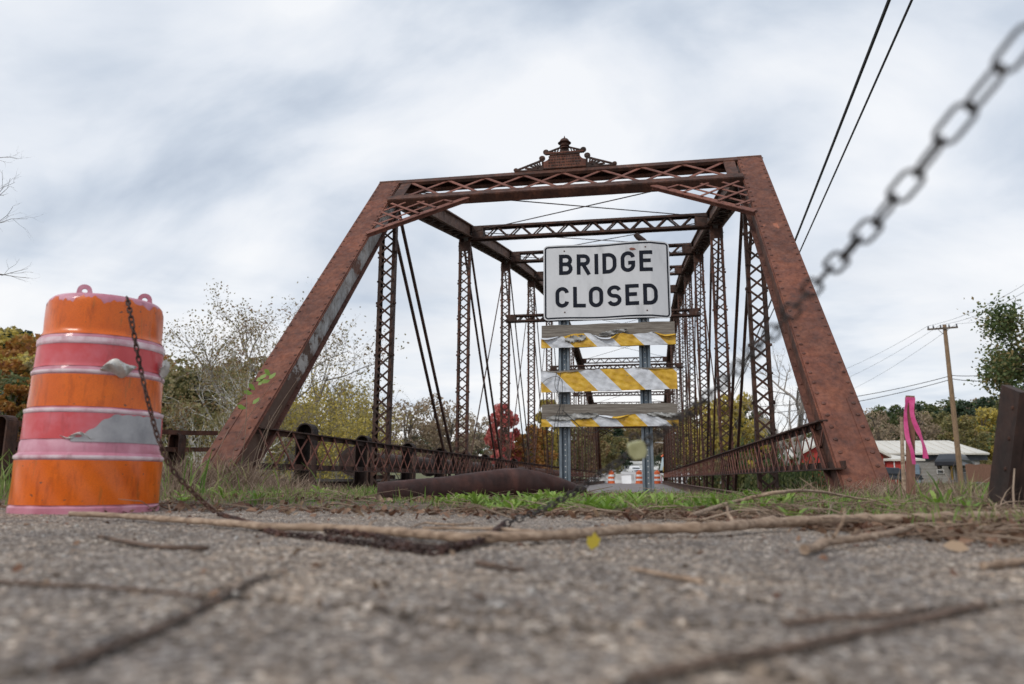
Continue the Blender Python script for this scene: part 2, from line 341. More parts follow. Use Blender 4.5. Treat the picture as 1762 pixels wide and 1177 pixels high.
def ground_z(x, y):
    x = np.asarray(x, float); y = np.asarray(y, float)
    z = np.zeros_like(x+y)
    edge = np.where(x > -.2, 3.25-1.25*sstep(-.2, 1.4, x), 3.25)
    z = z+(.012*vnoise(x, y, 5, 2)+.02)*sstep(edge, edge+.6, y)
    z = z+.02*sstep(6, 12, y)*sstep(2, 4, x)*(1+vnoise(x, y, 1, 5))
    near = sstep(6.3, 7.8, y); z = z-.27*near*(x < 1.75)*(x > -4.05)
    left_drop = sstep(-3.4, -6.5, -np.abs(x+100)+96.5) if False else sstep(4.3, 6.5, -x)*sstep(7.5, 12, y)
    z = z-1.2*left_drop
    e0 = 8.3+np.maximum(0, x-2)*.9
    val = sstep(0, 9, y-e0)*(1-sstep(52, 62, y+np.clip(-x, 0, 200)*.02))
    z = z-4.6*val
    far = np.maximum(0, y-62); z = z-.42*sstep(40, 62, y)*(1-sstep(70, 90, y))*1.0+0
    z = z+np.minimum(far, 190)*.0175
    z = z+sstep(270, 420, y)*10*(.75+.25*vnoise(x, y, .012, 7))
    z = z+sstep(90, 300, -x)*sstep(30, 120, y)*26
    return z
def make_ground():
    xs = np.concatenate([np.linspace(-600, -60, 28)[:-1], np.linspace(-60, -8, 40)[:-1], np.linspace(-8, -2.6, 80)[:-1], np.linspace(-2.6, 2.4, 560)[:-1], np.linspace(2.4, 8, 60)[:-1], np.linspace(8, 60, 40)[:-1], np.linspace(60, 600, 28)])
    ys = np.concatenate([np.linspace(-200, -2, 12)[:-1], np.linspace(-2, .4, 12)[:-1], np.linspace(.4, 2.2, 330)[:-1], np.linspace(2.2, 8.5, 260)[:-1], np.linspace(8.5, 70, 120)[:-1], np.linspace(70, 600, 70)])
    X, Y = np.meshgrid(xs, ys); Z = ground_z(X, Y)
    cr = np.zeros_like(X)
    msk = (Y > .3) & (Y < 3.2) & (np.abs(X) < 4)
    px, py = X[msk], Y[msk]; best = np.full(px.shape, 9.)
    for Q in CRACKS:
        for a, b in zip(Q[:-1], Q[1:]):
            ab = b-a; L2 = ab@ab+1e-9; t = np.clip(((px-a[0])*ab[0]+(py-a[1])*ab[1])/L2, 0, 1)
            best = np.minimum(best, np.hypot(px-a[0]-t*ab[0], py-a[1]-t*ab[1]))
    wcr = .0085+.004*vnoise(px, py, 22, 31); c = np.clip(1-(best-wcr)/.009, 0, 1); cr[msk] = c
    rough = np.zeros_like(X); rough[msk] = RNG.normal(0, .0011, px.shape)
    Z = Z+rough-cr*.020
    asph = 1-sstep(0, .12, Y-(3.2-1.25*sstep(-.2, 1.4, X)+.10*vnoise(X, Y, 6, 9)))
    n, k = X.shape; V = np.stack([X.ravel(), Y.ravel(), Z.ravel()], 1)
    i = np.arange(n*k).reshape(n, k); F = np.stack([i[:-1, :-1].ravel(), i[:-1, 1:].ravel(), i[1:, 1:].ravel(), i[1:, :-1].ravel()], 1)
    m_, t, b = mat('ground', .93); v = coords(t)
    # asphalt with aggregate
    vo = t.nodes.new('ShaderNodeTexVoronoi'); vo.inputs['Scale'].default_value = 150; t.links.new(v, vo.inputs['Vector'])
    hs = t.nodes.new('ShaderNodeSeparateColor'); t.links.new(vo.outputs['Color'], hs.inputs[0])
    agg = ramp(t, [(0, (.085, .066, .053)), (.35, (.19, .155, .126)), (.7, (.32, .268, .222)), (.9, (.37, .34, .315)), (1, (.62, .56, .49))]); t.links.new(hs.outputs[0], agg.inputs[0])
    vo2 = t.nodes.new('ShaderNodeTexVoronoi'); vo2.inputs['Scale'].default_value = 75; t.links.new(v, vo2.inputs['Vector'])
    hs2 = t.nodes.new('ShaderNodeSeparateColor'); t.links.new(vo2.outputs['Color'], hs2.inputs[0])
    a2 = ramp(t, [(0, (.60, .58, .58)), (.55, (1, 1, 1)), (.82, (1.15, 1.12, 1.08)), (1, (1.8, 1.7, 1.6))]); t.links.new(hs2.outputs[1], a2.inputs[0])
    ac = mixc(t, .8, agg.outputs[0], a2.outputs[0], 'MULTIPLY')
    big = ramp(t, [(.3, (.50, .50, .54)), (.48, (.92, .91, .91)), (.7, (1.3, 1.2, 1.08))]); t.links.new(noise(t, v, 2.3, 6, .6), big.inputs[0])
    ac = mixc(t, .9, ac, big.outputs[0], 'MULTIPLY')
    # soil and thatch
    so_ = ramp(t, [(.3, (.055, .042, .030)), (.5, (.12, .088, .062)), (.7, (.22, .165, .12))]); t.links.new(noise(t, v, 24, 8, .65), so_.inputs[0])
    # far ground turns to grass
    gr = ramp(t, [(.35, (.07, .085, .03)), (.55, (.12, .12, .05)), (.7, (.20, .16, .09))]); t.links.new(noise(t, v, 1.4, 6, .6), gr.inputs[0])
    a_ = t.nodes.new('ShaderNodeAttribute'); a_.attribute_name = 'soil'
    sc_ = t.nodes.new('ShaderNodeSeparateColor'); t.links.new(a_.outputs['Color'], sc_.inputs[0])
    soil = mixc(t, sc_.outputs[1], so_.outputs[0], gr.outputs[0])
    c = mixc(t, sc_.outputs[0], soil, ac)
    c = mixc(t, sc_.outputs[2], c, (.022, .015, .011))
    stn = ramp(t, [(.56, (1, 1, 1)), (.66, (.55, .52, .50))]); t.links.new(noise(t, v, 4.5, 7, .65, .5), stn.inputs[0]); c = mixc(t, .8, c, stn.outputs[0], 'MULTIPLY')
    t.links.new(c, b.inputs['Base Color'])
    ad = N(t, 'ShaderNodeMath', operation='ADD'); t.links.new(vo.outputs['Distance'], ad.inputs[0]); t.links.new(noise(t, v, 50, 6), ad.inputs[1])
    bump(t, b, ad.outputs[0], .8, .006)
    o = npmesh('ground', V, F, m_, None, True)
    at_ = o.data.attributes.new('soil', 'FLOAT_COLOR', 'POINT')
    C = np.zeros((len(V), 4), dtype=np.float32); C[:, 0] = asph.ravel(); C[:, 1] = sstep(9, 20, Y).ravel(); C[:, 2] = cr.ravel(); C[:, 3] = 1
    at_.data.foreach_set('color', C.ravel()); tag(o, kind='structure')
make_ground()
mb = MB(); mb.box((0, 35, -4.2), (500, 70, .02)); tag(mb.build('river_water', M['water']), kind='structure')

# ------------------------------------------------------------------ truss bridge
XL, XR, Y1, PAN = -3.918, 1.629, 10.684, 5.0
CH = [4.68, 5.68, 6.62, 7.42, 8.02, 8.24, 8.02, 7.42, 6.62, 5.68, 4.68]
YN = [Y1+PAN*i for i in range(11)]
Y0L, Y0R, YE = 6.12, 5.88, Y1+PAN*11
bridge = empty('truss_bridge', (-1.15, 5.7, -.3), 'rusty brown riveted steel truss bridge with latticed posts, seen straight down its roadway', 'bridge')
def lattice(mb, p, q, wv, pitch, strap, th, nrm, double=True, ends=0.0):
    """zigzag straps between two parallel chords p->q and p+wv->q+wv"""
    p, q, wv, nrm = Vector(p), Vector(q), Vector(wv), Vector(nrm).normalized(); a = q-p; L = a.length; a /= L
    n = max(1, int(round((L-2*ends)/pitch))); st = (L-2*ends)/n
    for i in range(n):
        s0, s1 = p+a*(ends+i*st), p+a*(ends+(i+1)*st)
        if double or i % 2 == 0: mb.beam(s0+nrm*th*.55, s1+wv+nrm*th*.55, strap, th, nrm)
        if double or i % 2 == 1: mb.beam(s0+wv-nrm*th*.55, s1-nrm*th*.55, strap, th, nrm)
def channel(mb, p, q, w, d, upv, th=.012, side=1):
    """a [ section: web plus two flanges; web of depth d along upv, flanges w wide toward side"""
    p, q = Vector(p), Vector(q); a = (q-p).normalized(); u = Vector(upv); u = (u-a*u.dot(a)).normalized(); sdv = a.cross(u)*side
    mb.beam(p, q, th, d, u)
    for s_ in (-1, 1):
        o = u*(s_*(d/2-th/2))+sdv*(w/2+th/2); mb.beam(p+o, q+o, w, th, u)
def rivets(mb, p, q, nrm, pitch, r):
    p, q = Vector(p), Vector(q); L = (q-p).length; n = int(L/pitch)
    for i in range(n+1): mb.dome(p.lerp(q, (i+.5)/(n+1)), r, nrm)
X_, Y_, Z_ = Vector((1,0,0)), Vector((0,1,0)), Vector((0,0,1))
def end_post(x, y0, z0, y1, z1, inner, near=True):
    p, q = Vector((x, y0, z0)), Vector((x, y1, z1)); e = (q-p).normalized(); nrm = X_.cross(e)
    if nrm.z < 0: nrm = -nrm
    mb = MB(); rv = MB(); w, d = .34, .30
    mb.beam(p, q, w, .014, nrm)                                  # cover plate (front)
    for s_ in (-1, 1):
        o = X_*(s_*(w/2-.045))-nrm*(d/2+.007)
        mb.beam(p+o, q+o, .014, d, nrm)                           # side webs
        o2 = X_*(s_*(w/2-.045+.032))-nrm*(.016); mb.beam(p+o2, q+o2, .05, .016, nrm)
        o3 = X_*(s_*(w/2-.012))-nrm*(d); rv.beam(p+o3, q+o3, .06, .014, nrm)
    mb.beam(q-e*.01, q+e*.012, w+.01, .03, nrm)
    if near:
        for s_ in (-1, 1):
            oo = X_*(s_*(w/2-.028))+nrm*.007; rivets(rv, p+oo+e*1.2, q+oo, nrm, .15, .0175)
            oo = X_*(s_*(w/2-.012))-nrm*(d-.007); rivets(rv, p+oo+e*.2, q+oo, nrm, .30, .016)
        for s_ in (-1, 1):                                       # pin plates at the foot with closer rivets
            oo = X_*(s_*(w/2-.045))+nrm*.010; mb.beam(p+oo, p+oo+e*1.2, .088, .007, nrm)
            oo = X_*(s_*(w/2-.05))+nrm*.0135; rivets(rv, p+oo, p+oo+e*1.2, nrm, .17, .019)
    lt = MB(); lattice(lt, p+X_*(-w/2+.05)-nrm*(d+.012), q+X_*(-w/2+.05)-nrm*(d+.012), X_*(w-.1), .3, .045, .007, nrm, False)
    rv.add(lt.v, lt.f)
    o = mb.build('end_post', M['rust_red'], bridge, extra=(rv, M['rust_rivet']))
    web = MB()
    for s_ in ((1,) if inner else (-1,)):
        oo = X_*(s_*(w/2-.045+.009))-nrm*(d/2+.01); web.beam(p+oo, q+oo, .005, d-.05, nrm)
        oo = X_*(s_*(w/2-.045+.009))-nrm*(d*.5); web.beam(p+oo, p+oo+e*.95, .016, d-.03, nrm)
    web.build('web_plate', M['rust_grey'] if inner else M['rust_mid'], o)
    return e, nrm
eL, nL = end_post(XL-.01, Y0L, .02, Y1, 4.84, True)
eR, nR = end_post(XR, Y0R, -.02, Y1, 4.84, False)
end_post(XL, YE, -.3, YN[10], 4.84, True, False); end_post(XR, YE, -.3, YN[10], 4.84, False, False)
# top chords: panel by panel box sections
for x, k in ((XL, 1), (XR, -1)):
    mb = MB(); lt = MB()
    for i in range(10):
        p, q = Vector((x, YN[i], CH[i])), Vector((x, YN[i+1], CH[i+1])); a = (q-p).normalized(); u = (Z_-a*a.z).normalized()
        mb.beam(p+u*.15, q+u*.15, .36, .014, u)
        for s_ in (-1, 1): channel(mb, p+X_*s_*.13, q+X_*s_*.13, .06, .27, u, .014, s_)
        lattice(lt, p-X_*.13-u*.145, q-X_*.13-u*.145, X_*.26, .32, .05, .008, u, False)
        for j in (0.03, .97): c = p.lerp(q, j); lt.beam(c-a*.16-u*.147, c+a*.16-u*.147, .28, .01, u)
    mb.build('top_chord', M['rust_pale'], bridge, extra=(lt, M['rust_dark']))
# vertical latticed posts
def vpost(x, y, z0, z1, idx):
    mb = MB(); lt = MB(); hw, hd = .125, .060
    near = idx < 4
    for s_ in (-1, 1):
        channel(mb, (x+s_*hw, y, z0), (x+s_*hw, y, z1), .036, hd*2, Y_, .012, s_)
    pitch = .20
    for sy in (-1,):
        lattice(lt, (x-hw+.005, y+sy*(hd+.010), z0+.1), (x-hw+.005, y+sy*(hd+.010), z1-.32), X_*(2*hw-.01), pitch, .030, .007, Y_, True)
        lt.box((x, y+sy*(hd+.006), z1-.22), (.27, .012, .22))
    if near:
        for s_ in (-1, 1):
            for sy in (-1,):
                rivets(mb, (x+s_*(hw+.008), y+sy*hd, z0+.2), (x+s_*(hw+.008), y+sy*hd, z1), (0, sy, 0), .41, .017)
            for k in range(int((z1-z0)/.82)): mb.box((x+s_*(hw+.018), y-.02, z0+.3+k*.82), (.030, .05, .035))
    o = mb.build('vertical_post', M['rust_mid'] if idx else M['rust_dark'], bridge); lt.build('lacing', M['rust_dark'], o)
for i in range(11):
    for x in (XL, XR): vpost(x, YN[i], -.75, CH[i]-.14, min(i, 10-i) if i > 5 else i)
# eyebar and rod diagonals
mb_sets = []
def rod(p, q, r, pair=0.0):
    mb = MB(); p, q = Vector(p), Vector(q)
    for s_ in ((-1, 1) if pair else (0,)):
        o = X_*(s_*pair); mb.beam(p+o, q+o, r*2, r*2.2, X_)
    mb.build('diagonal_rod', M['rust_dark'], bridge)
BZ = -.55
for x in (XL, XR):
    for i in range(5):
        rod((x, YN[i]+.02, CH[i]-.05), (x, YN[i+1], BZ), .021 if i < 2 else .015, .075)
        rod((x, YN[10-i], CH[10-i]-.05), (x, YN[9-i], BZ), .018, .075)
    for i in range(1, 5):
        rod((x, YN[i+1], CH[i+1]-.1), (x, YN[i], BZ), .011); rod((x, YN[9-i], CH[9-i]-.1), (x, YN[10-i], BZ), .011)
# bottom chord, floor beams, stringers
for x in (XL, XR):
    mb = MB(); mb.box((x-.08, (Y0L+YE)/2, -.6), (.03, YE-Y0L, .16)); mb.box((x+.08, (Y0L+YE)/2, -.6), (.03, YE-Y0L, .16)); mb.build('bottom_chord', M['rust_dark'], bridge)
mb = MB(); mb.box((-4.42, 33, .115), (.10, 50.6, .035)); mb.box((-4.42, 33, -.06), (.10, 50.6, .035)); mb.build('side_timber', M['wood_grey'], bridge)
mb = MB(); mb.box((-4.43, 33, .03), (.06, 50.6, .132)); mb.build('side_stringer', M['rust_black'], bridge)
for y in YN:
    mb = MB(); mb.box(((XL+XR)/2, y+.02, -.72), (XR-XL+.9, .16, .48)); mb.box(((XL+XR)/2, y+.02, -.965), (XR-XL+.9, .26, .02)); mb.build('floor_beam', M['rust_dark'], bridge)
mb = MB(); mb.box(((XL+XR)/2+.05, (6.9+YE)/2, -.33), (XR-XL-.75, YE-6.9, .16)); mb.build('deck', M['deck'], bridge)
for x in (XL+.42, XR-.30):
    mb = MB(); channel(mb, (x, 6.3, -.14), (x, YE, -.14), .07, .22, Z_, .014, -1 if x > 0 else 1)
    rivets(mb, (x, 6.4, -.045), (x, 20, -.045), (0, 0, 1), .35, .016); mb.build('kerb_channel', M['rust_pale'], bridge)
# cross struts (latticed)
def strut(i, z, dep, over=0.0, hd=.08, name='sway_strut'):
    y = YN[i]; mb = MB(); xa, xb = XL+.13-over, XR-.13+over
    for zz in (z-dep/2, z+dep/2):
        for sy in (-1, 1): mb.box(((xa+xb)/2, y+sy*hd, zz), (xb-xa, .055, .05))
        mb.box(((xa+xb)/2, y, zz+.015), (xb-xa, 2*hd-.06, .010))
    for sy in (-1, 1): lattice(mb, (xa+.35, y+sy*(hd-.012), z-dep/2), (xb-.35, y+sy*(hd-.012), z-dep/2), Z_*dep, dep*1.05, .034, .007, Y_, False)
    for xx in (xa+.18, xb-.18): mb.box((xx, y, z), (.26, 2*hd+.075, dep+.02))
    mb.build(name, M['rust_dark'], bridge)
for i in range(1, 10): strut(i, CH[i]-.05, .26)
for i in (2, 4, 6, 8): strut(i, 4.72, .16, .12)
# top lateral rods
for i in range(10):
    mb = MB(); mb.tube([(XL, YN[i], CH[i]+.02), (XR, YN[i+1], CH[i+1]+.02)], .011, 5); mb.tube([(XR, YN[i], CH[i]-.03), (XL, YN[i+1], CH[i+1]-.03)], .011, 5)
    mb.build('lateral_rod', M['rust_black'], bridge)
# ---- portal frames (in the sloping plane of the end posts)
def portal(sgn, near=True):
    if near: e = Vector((0, .725, .6887)); top = Vector((0, Y1, 4.85))
    else: e = Vector((0, -.725, .6887)); top = Vector((0, YN[10], 4.85))
    nrm = Vector((0, -e.z, e.y)) if near else Vector((0, e.z, -e.y)) * -1
    nrm = Vector((0, -.6887 if near else .6887, .725))
    xa, xb = XL+.17, XR-.17
    def P(x, s, off=0): return Vector((x, top.y, top.z))-e*s+nrm*off
    root = MB()
    # top member: box girder with front angle, lower member
    for off in (-.0, -.13):
        root.beam(P(xa, .06, off), P(xb, .06, off), .12, .014, nrm); root.beam(P(xa, .12, off-.02), P(xb, .12, off-.02), .012, .05, nrm)
        root.beam(P(xa, .74, off), P(xb, .74, off), .13, .016, nrm); root.beam(P(xa, .67, off-.02), P(xb, .67, off-.02), .012, .05, nrm)
    root.beam(P(xa, .0, -.065), P(xb, .0, -.065), .012, .13, nrm)
    root.beam(P(xa, .815, -.065), P(xb, .815, -.065), .012, .13, nrm)
    for xx in (xa+.13, xb-.13): root.beam(P(xx, .1, -.01), P(xx, .72, -.01), .16, .014, nrm)
    o = root.build('portal_girder', M['rust_mid'], bridge)
    lt = MB()
    lattice(lt, P(xa+.2, .10, -.018), P(xb-.2, .10, -.018), -e*.60, .62, .05, .009, nrm, True)
    lt.build('lattice', M['rust_lace'] if near else M['rust_dark'], o)
    # knee braces with fan lattice
    for (xo, k) in ((xa, 1), (xb, -1)):
        kb = MB(); A = P(xo+k*1.26, .82, -.03); B = P(xo+k*.0, 1.92, -.03)
        kb.beam(A, B, .085, .012, nrm); kb.beam(A-nrm*.035, B-nrm*.035, .012, .07, nrm)
        # infill straps: two families clipped to the triangle
        c0, hx, hs = xo, 1.18, 1.06
        for j in range(1, 4):
            t = j/4
            kb.beam(P(xo+k*hx*t, .86, -.035), P(xo+k*.03, .86+hs*t, -.035), .04, .007, nrm)      # parallel to the brace
        for j in range(1, 6):
            t = j/6; q = A.lerp(B, t)
            # goes up and toward the post, mirrored slope
            u = min(t*0+((q-P(xo, .86, -.05)).dot(X_)*k)/hx, 1); s_q = -(q-top).dot(e)
            L = min((s_q-.86)/hs, ((q.x-xo)*k)/hx)
            kb.beam(q+nrm*.02, P(q.x-k*hx*L*.98, s_q-hs*L*.98, -.03), .04, .007, nrm)
        kb.build('knee_brace', M['rust_lace'] if near else M['rust_dark'], bridge)
portal(1, True); portal(1, False)
# ---- cresting plaque on the portal
cy = Y1+.0; cz = 4.862; cx = -1.105; s = .00890
def cp(px, py): return ((px-969.5)*s, (292-(px-969.5)*.077*0-py)*s*1.0)
crest = MB(); dp = .03
w_, h_ = .335, .235
pl = [(-w_, 0), (w_, 0), (w_, .13)]
pl += [(w_-.00-.10*math.sin(a), .13+.085-.085*math.cos(a)) for a in np.linspace(.2, math.pi/2, 6)]
pl += [(w_-.10, h_+.02), (-w_+.10, h_+.02)]
pl += [(-w_+.10*math.sin(a), .13+.085-.085*math.cos(a)) for a in np.linspace(math.pi/2, .2, 6)]
pl += [(-w_, .13)]
O = Vector((cx, cy, cz))
crest.prism(pl, O, X_, Z_, dp)
crest.beam(O+Vector((-.30, -.0, h_+.025)), O+Vector((.30, 0, h_+.025)), .06, .02)
pl_o = crest.build('name_plaque', M['rust_red'], bridge)
fr = MB()
for zz in (.012, h_-.0): fr.box((cx, cy-.022, cz+zz), (2*w_-.02 if zz < .1 else .46, .014, .014))
rl = random.Random(3)
for row in range(4):                                   # worn raised letter rows, unreadable relief in the photo
    x = -.24
    while x < .24:
        wl = rl.uniform(.012, .03); fr.box((cx+x, cy-.0175, cz+.20-row*.047), (wl, .006, .022)); x += wl+rl.uniform(.008, .02)
for k in (-1, 1):
    def Q(u, v, off=0): return O+Vector((k*u, off, v))
    fr.beam(Q(w_, .165), Q(.73, .03), .028, .026); fr.beam(Q(w_, .006), Q(.75, .006), .028, .020); fr.beam(Q(w_+.008, 0), Q(w_+.008, .17), .028, .03, (0,1,0))
    for a in (8, 22, 38, 56, 76):                       # sunburst ribs
        aa = rad(a); rr = min(.34, .145/max(.05, math.sin(aa)+.43*math.cos(aa))) if a > 0 else .36
        fr.beam(Q(w_+.03+.05*math.cos(aa), .01+.05*math.sin(aa)), Q(w_+.03+rr*math.cos(aa), .01+rr*math.sin(aa)), .024, .027, (0,1,0))
    fr.prism([(.07*math.cos(a), .07*math.sin(a)) for a in np.linspace(0, math.pi/2, 8)]+[(0, 0)], Q(w_+.01, .008), X_*k, Z_, .02)
    for (u, v, r_) in ((w_+.015, .19, .048), (.765, .025, .036), (.29, h_+.055, .046)):   # scroll volutes
        fr.prism([(r_*math.cos(a), r_*.85*math.sin(a)) for a in np.linspace(0, 2*math.pi, 14)[:-1]], Q(u, v), X_, Z_, .034)
        fr.prism([(r_*.5*math.cos(a), r_*.45*math.sin(a)) for a in np.linspace(0, 2*math.pi, 10)[:-1]], Q(u, v), X_, Z_, .05)
    fr.beam(Q(.28, h_+.045), Q(.06, h_+.115), .026, .022)    # little pediment
    for a in (.07, .12, .17, .22): fr.beam(Q(a, h_+.03), Q(a*.8, h_+.105-.30*(a-.06)), .018, .02, (0,1,0))
fr.prism([(-.055, 0), (.055, 0), (.05, .10), (-.05, .10)], O+Z_*(h_+.03), X_, Z_, .026)
fr.build('scrollwork', M['rust_dark'], pl_o)
fn = MB(); fn.lathe((cx, cy, cz+h_+.115), [(.06, -.02), (.06, 0), (.08, .012), (.062, .03), (.066, .055), (.105, .068), (.078, .082), (.074, .105), (.055, .13), (.02, .148), (.012, .16), (.004, .19)], 14)
fn.build('finial', M['rust_mid'], pl_o, True)
# ---- lattice hand rails
def handrail(x, y0, y1, z0, z1, inner, yt=0):
    o = MB(); yt = yt or y0; o.box((x, (yt+y1)/2, z1), (.075, y1-yt, .014)); o.box((x+inner*.03, (yt+y1)/2, z1-.03), (.012, y1-yt, .055))
    o.box((x, (y0+y1)/2, z0), (.06, y1-y0, .012)); o.box((x+inner*.03, (y0+y1)/2, z0+.03), (.012, y1-y0, .06))
    q = o.build('hand_rail', M['rust_dark'], bridge); lt = MB()
    n = int((y1-yt)/.36)
    for i in range(n-1):
        ya = yt+i*.36
        lt.beam((x-.006, ya, z0), (x-.006, ya+.44, z1-.01), .024, .006, X_); lt.beam((x+.008, ya+.44, z0), (x+.008, ya, z1-.01), .024, .006, X_)
    lt.build('rail_lattice', M['rust_lace'], q)
handrail(XL+.16, 6.75, YE, .235, .635, -1); handrail(XR-.17, 6.02, YE, .235, .635, 1, 6.5)
# bearing masonry seats under the feet
mb = MB(); mb.box((XL, Y0L+.1, -.6), (.9, 1.1, 1.1)); mb.box((XR, Y0R+.25, -.62), (.9, 1.0, 1.1)); mb.build('bearing_seat', M['concrete'], bridge)

# ------------------------------------------------------------------ round-topped guard posts and pipe on the left
def round_post(loc, h_, w, d, lean=0):
    t = MB(); pts = [(-w/2, 0), (w/2, 0), (w/2, h_-w/2)]+[(w/2*math.cos(a), h_-w/2+w/2*math.sin(a)) for a in np.linspace(0, math.pi, 11)[1:-1]]+[(-w/2, h_-w/2)]
    t.prism(pts, Vector(loc)+Vector((0, d/2, 0)), X_, Z_, .02)
    n = len(pts)
    for i in range(1, n):                                    # rim following the outline, hollow towards the roadway
        a, b_ = pts[i], pts[(i+1) % n]
        if i == n-1: continue
    rim = pts[1:]+[pts[0]]
    for a, b_ in zip(rim[:-1], rim[1:]):
        t.beam(Vector(loc)+X_*a[0]+Z_*a[1], Vector(loc)+X_*b_[0]+Z_*b_[1], d, .016, Vector((0,0,1)) if abs(a[0]-b_[0]) > .01 else X_)
    return t
for k, yy in enumerate((7.25, 8.8, 10.75, 12.95, 15.1, 17.3, 19.5, 21.7, 23.9)):
    lab = ['round-topped rusty guard post half hidden behind the foot of the left end post', 'tallest-looking round-topped rusty post just right of the left end post', 'round-topped rusty post just left of the first latticed post'][k] if k < 3 else 'round-topped rusty post far along the left hand rail'
    e_ = empty('guard_post', (-4.22, yy, -.5), lab, 'post', 'round topped posts outside the left truss')
    round_post((-4.22, yy, -.5), (1.33, 1.32, 1.28)[k] if k < 3 else 1.27, .21, .17).build('post_shell', M['rust_black'], e_, True)
    f = MB(); f.box((-4.22+.125, yy-.06, .0), (.012, .16, 1.1)); f.build('side_flange', M['rust_pale'], e_)
pp = empty('steel_pipe', (-4.75, 9.6, .4), 'fat dark rusty pipe lying along the outside of the left hand rail', 'pipe')
mb = MB(); mb.tube([(-4.75, 11.6+i*4, .42) for i in range(12)], .17, 16); mb.build('pipe_run', M['rust_dark'], pp, True)
mb = MB()
for y in (11.62, 16, 22, 30): mb = MB(); mb.tube([(-4.75, y, .42), (-4.75, y+.05, .42)], .24, 18); mb.build('pipe_flange', M['rust_black'], pp, True)
mb = MB()
for y in (13, 18, 23, 29, 35, 41, 47, 53): mb = MB(); mb.box((-4.75, y, -.25), (.5, .12, .9)); mb.build('pipe_bracket', M['rust_dark'], pp)
gr = empty('guard_rail', (-5.2, 8.2, 0), 'low two-bar rusty guard rail left of the bridge behind the orange drum', 'guard rail')
A0, A1, A2 = at(-30, 745, 5.6), at(308, 760, 7.6), at(372, 760, 8.0)
rl_ = MB()
for dz in (.10, -.09):
    rl_.beam(A0+Z_*dz, A1+Z_*dz, .05, .05); rl_.beam(A1+Z_*dz, A2+Z_*dz, .05, .05)
rl_.build('rail', M['rust_mid'], gr)
for (px, py, Y, hh) in ((12, 716, 5.7, .85), (306, 745, 7.6, .75)):
    P_ = at(px, py, Y); w = .13; t = round_post((P_.x, P_.y, P_.z-hh), hh, w, .12); t.build('guard_post', M['rust_dark'], gr, True)

# ------------------------------------------------------------------ bridge closed sign with three barricade boards
SY = 6.90
sg = empty('closure_sign', (-.36, SY, 0), 'white BRIDGE CLOSED sign above three striped boards on two steel posts', 'sign')
SX0, SZ1 = -.932, 2.398; SW, SH = 1.22, .752; FOLD = 1.03
def sp(u, v, off=0.0):
    """point on the sign face: u metres from the left edge, v up from the bottom; bent back past the fold"""
    y = SY+.012*math.sin(u*4)*(v/SH)
    x = SX0+u
    if u > FOLD: dd = u-FOLD; y += dd*.38; x -= dd*.06
    y += -.02*max(0, u-.9)*(1-v/SH)
    return Vector((x, y-off, SZ1-SH+v+.004*math.sin(u*9)))
def outline(inset, rr, n=7):
    pts = []; x0, x1, z0, z1 = inset, SW-inset, inset, SH-inset; r_ = rr-inset
    for cx_, cz_, a0 in ((x1-r_, z1-r_, 0), (x0+r_, z1-r_, 90), (x0+r_, z0+r_, 180), (x1-r_, z0+r_, 270)):
        for i in range(n+1): a = rad(a0+90*i/n); pts.append((cx_+r_*math.cos(a), cz_+r_*math.sin(a)))
    return pts
def strip(mb, pa, pb, off, closed=True, th=.0012):
    """band between two matching outlines, laid on the face"""
    n = len(pa); b = len(mb.v)
    for q in (pa, pb):
        for (u, v) in q: mb.v.append(tuple(sp(u, v, off)))
    for i in range(n if closed else n-1): mb.f.append((b+i, b+(i+1) % n, b+n+(i+1) % n, b+n+i))
def dens(poly, step=.05):
    out_ = []
    for a, b_ in zip(poly, poly[1:]+poly[:1]):
        n = max(1, int(math.hypot(b_[0]-a[0], b_[1]-a[1])/step)); out_ += [(a[0]+(b_[0]-a[0])*i/n, a[1]+(b_[1]-a[1])*i/n) for i in range(n)]
    return out_
# panel: grid clipped by rounded outline -> column strips
mb = MB()
us = sorted(set([0.0, SW, FOLD, FOLD+.012, FOLD-.012]+[round(i*.03, 4) for i in range(1, 41)]+[.004, .01, .02, SW-.004, SW-.01, SW-.02])); R_ = .045; cols = []
for u in us:
    d_ = min(u, SW-u); c_ = 0 if d_ >= R_ else R_-math.sqrt(max(0, R_*R_-(R_-d_)**2))
    cols.append([(u, c_+(SH-2*c_)*j/8) for j in range(9)])
def gridface(mb, off, flip):
    b = len(mb.v)
    for c_ in cols:
        for (u, v) in c_: mb.v.append(tuple(sp(u, v, off)))
    for i in range(len(cols)-1):
        for j in range(8):
            q = (b+i*9+j, b+(i+1)*9+j, b+(i+1)*9+j+1, b+i*9+j+1); mb.f.append(q if not flip else q[::-1])
    return b
b0 = gridface(mb, 0, False); b1 = gridface(mb, -.004, True); nc = len(cols)
for i in range(nc-1):
    mb.f.append((b0+i*9, b1+i*9, b1+(i+1)*9, b0+(i+1)*9)); mb.f.append((b0+i*9+8, b0+(i+1)*9+8, b1+(i+1)*9+8, b1+i*9+8))
for j in range(8):
    mb.f.append((b0+j, b0+j+1, b1+j+1, b1+j)); k_ = (nc-1)*9; mb.f.append((b0+k_+j, b1+k_+j, b1+k_+j+1, b0+k_+j+1))
panel = mb.build('sign_panel', M['sign'], sg, True)
mb = MB(); oa, ob = outline(.013, .045), outline(.027, .045)
def dens2(a, b_, step=.012):
    A, B = [], []
    for i in range(len(a)):
        j = (i+1) % len(a); n = max(1, int(math.hypot(a[j][0]-a[i][0], a[j][1]-a[i][1])/step))
        for k in range(n):
            t = k/n; A.append((a[i][0]+(a[j][0]-a[i][0])*t, a[i][1]+(a[j][1]-a[i][1])*t)); B.append((b_[i][0]+(b_[j][0]-b_[i][0])*t, b_[i][1]+(b_[j][1]-b_[i][1])*t))
    return A, B
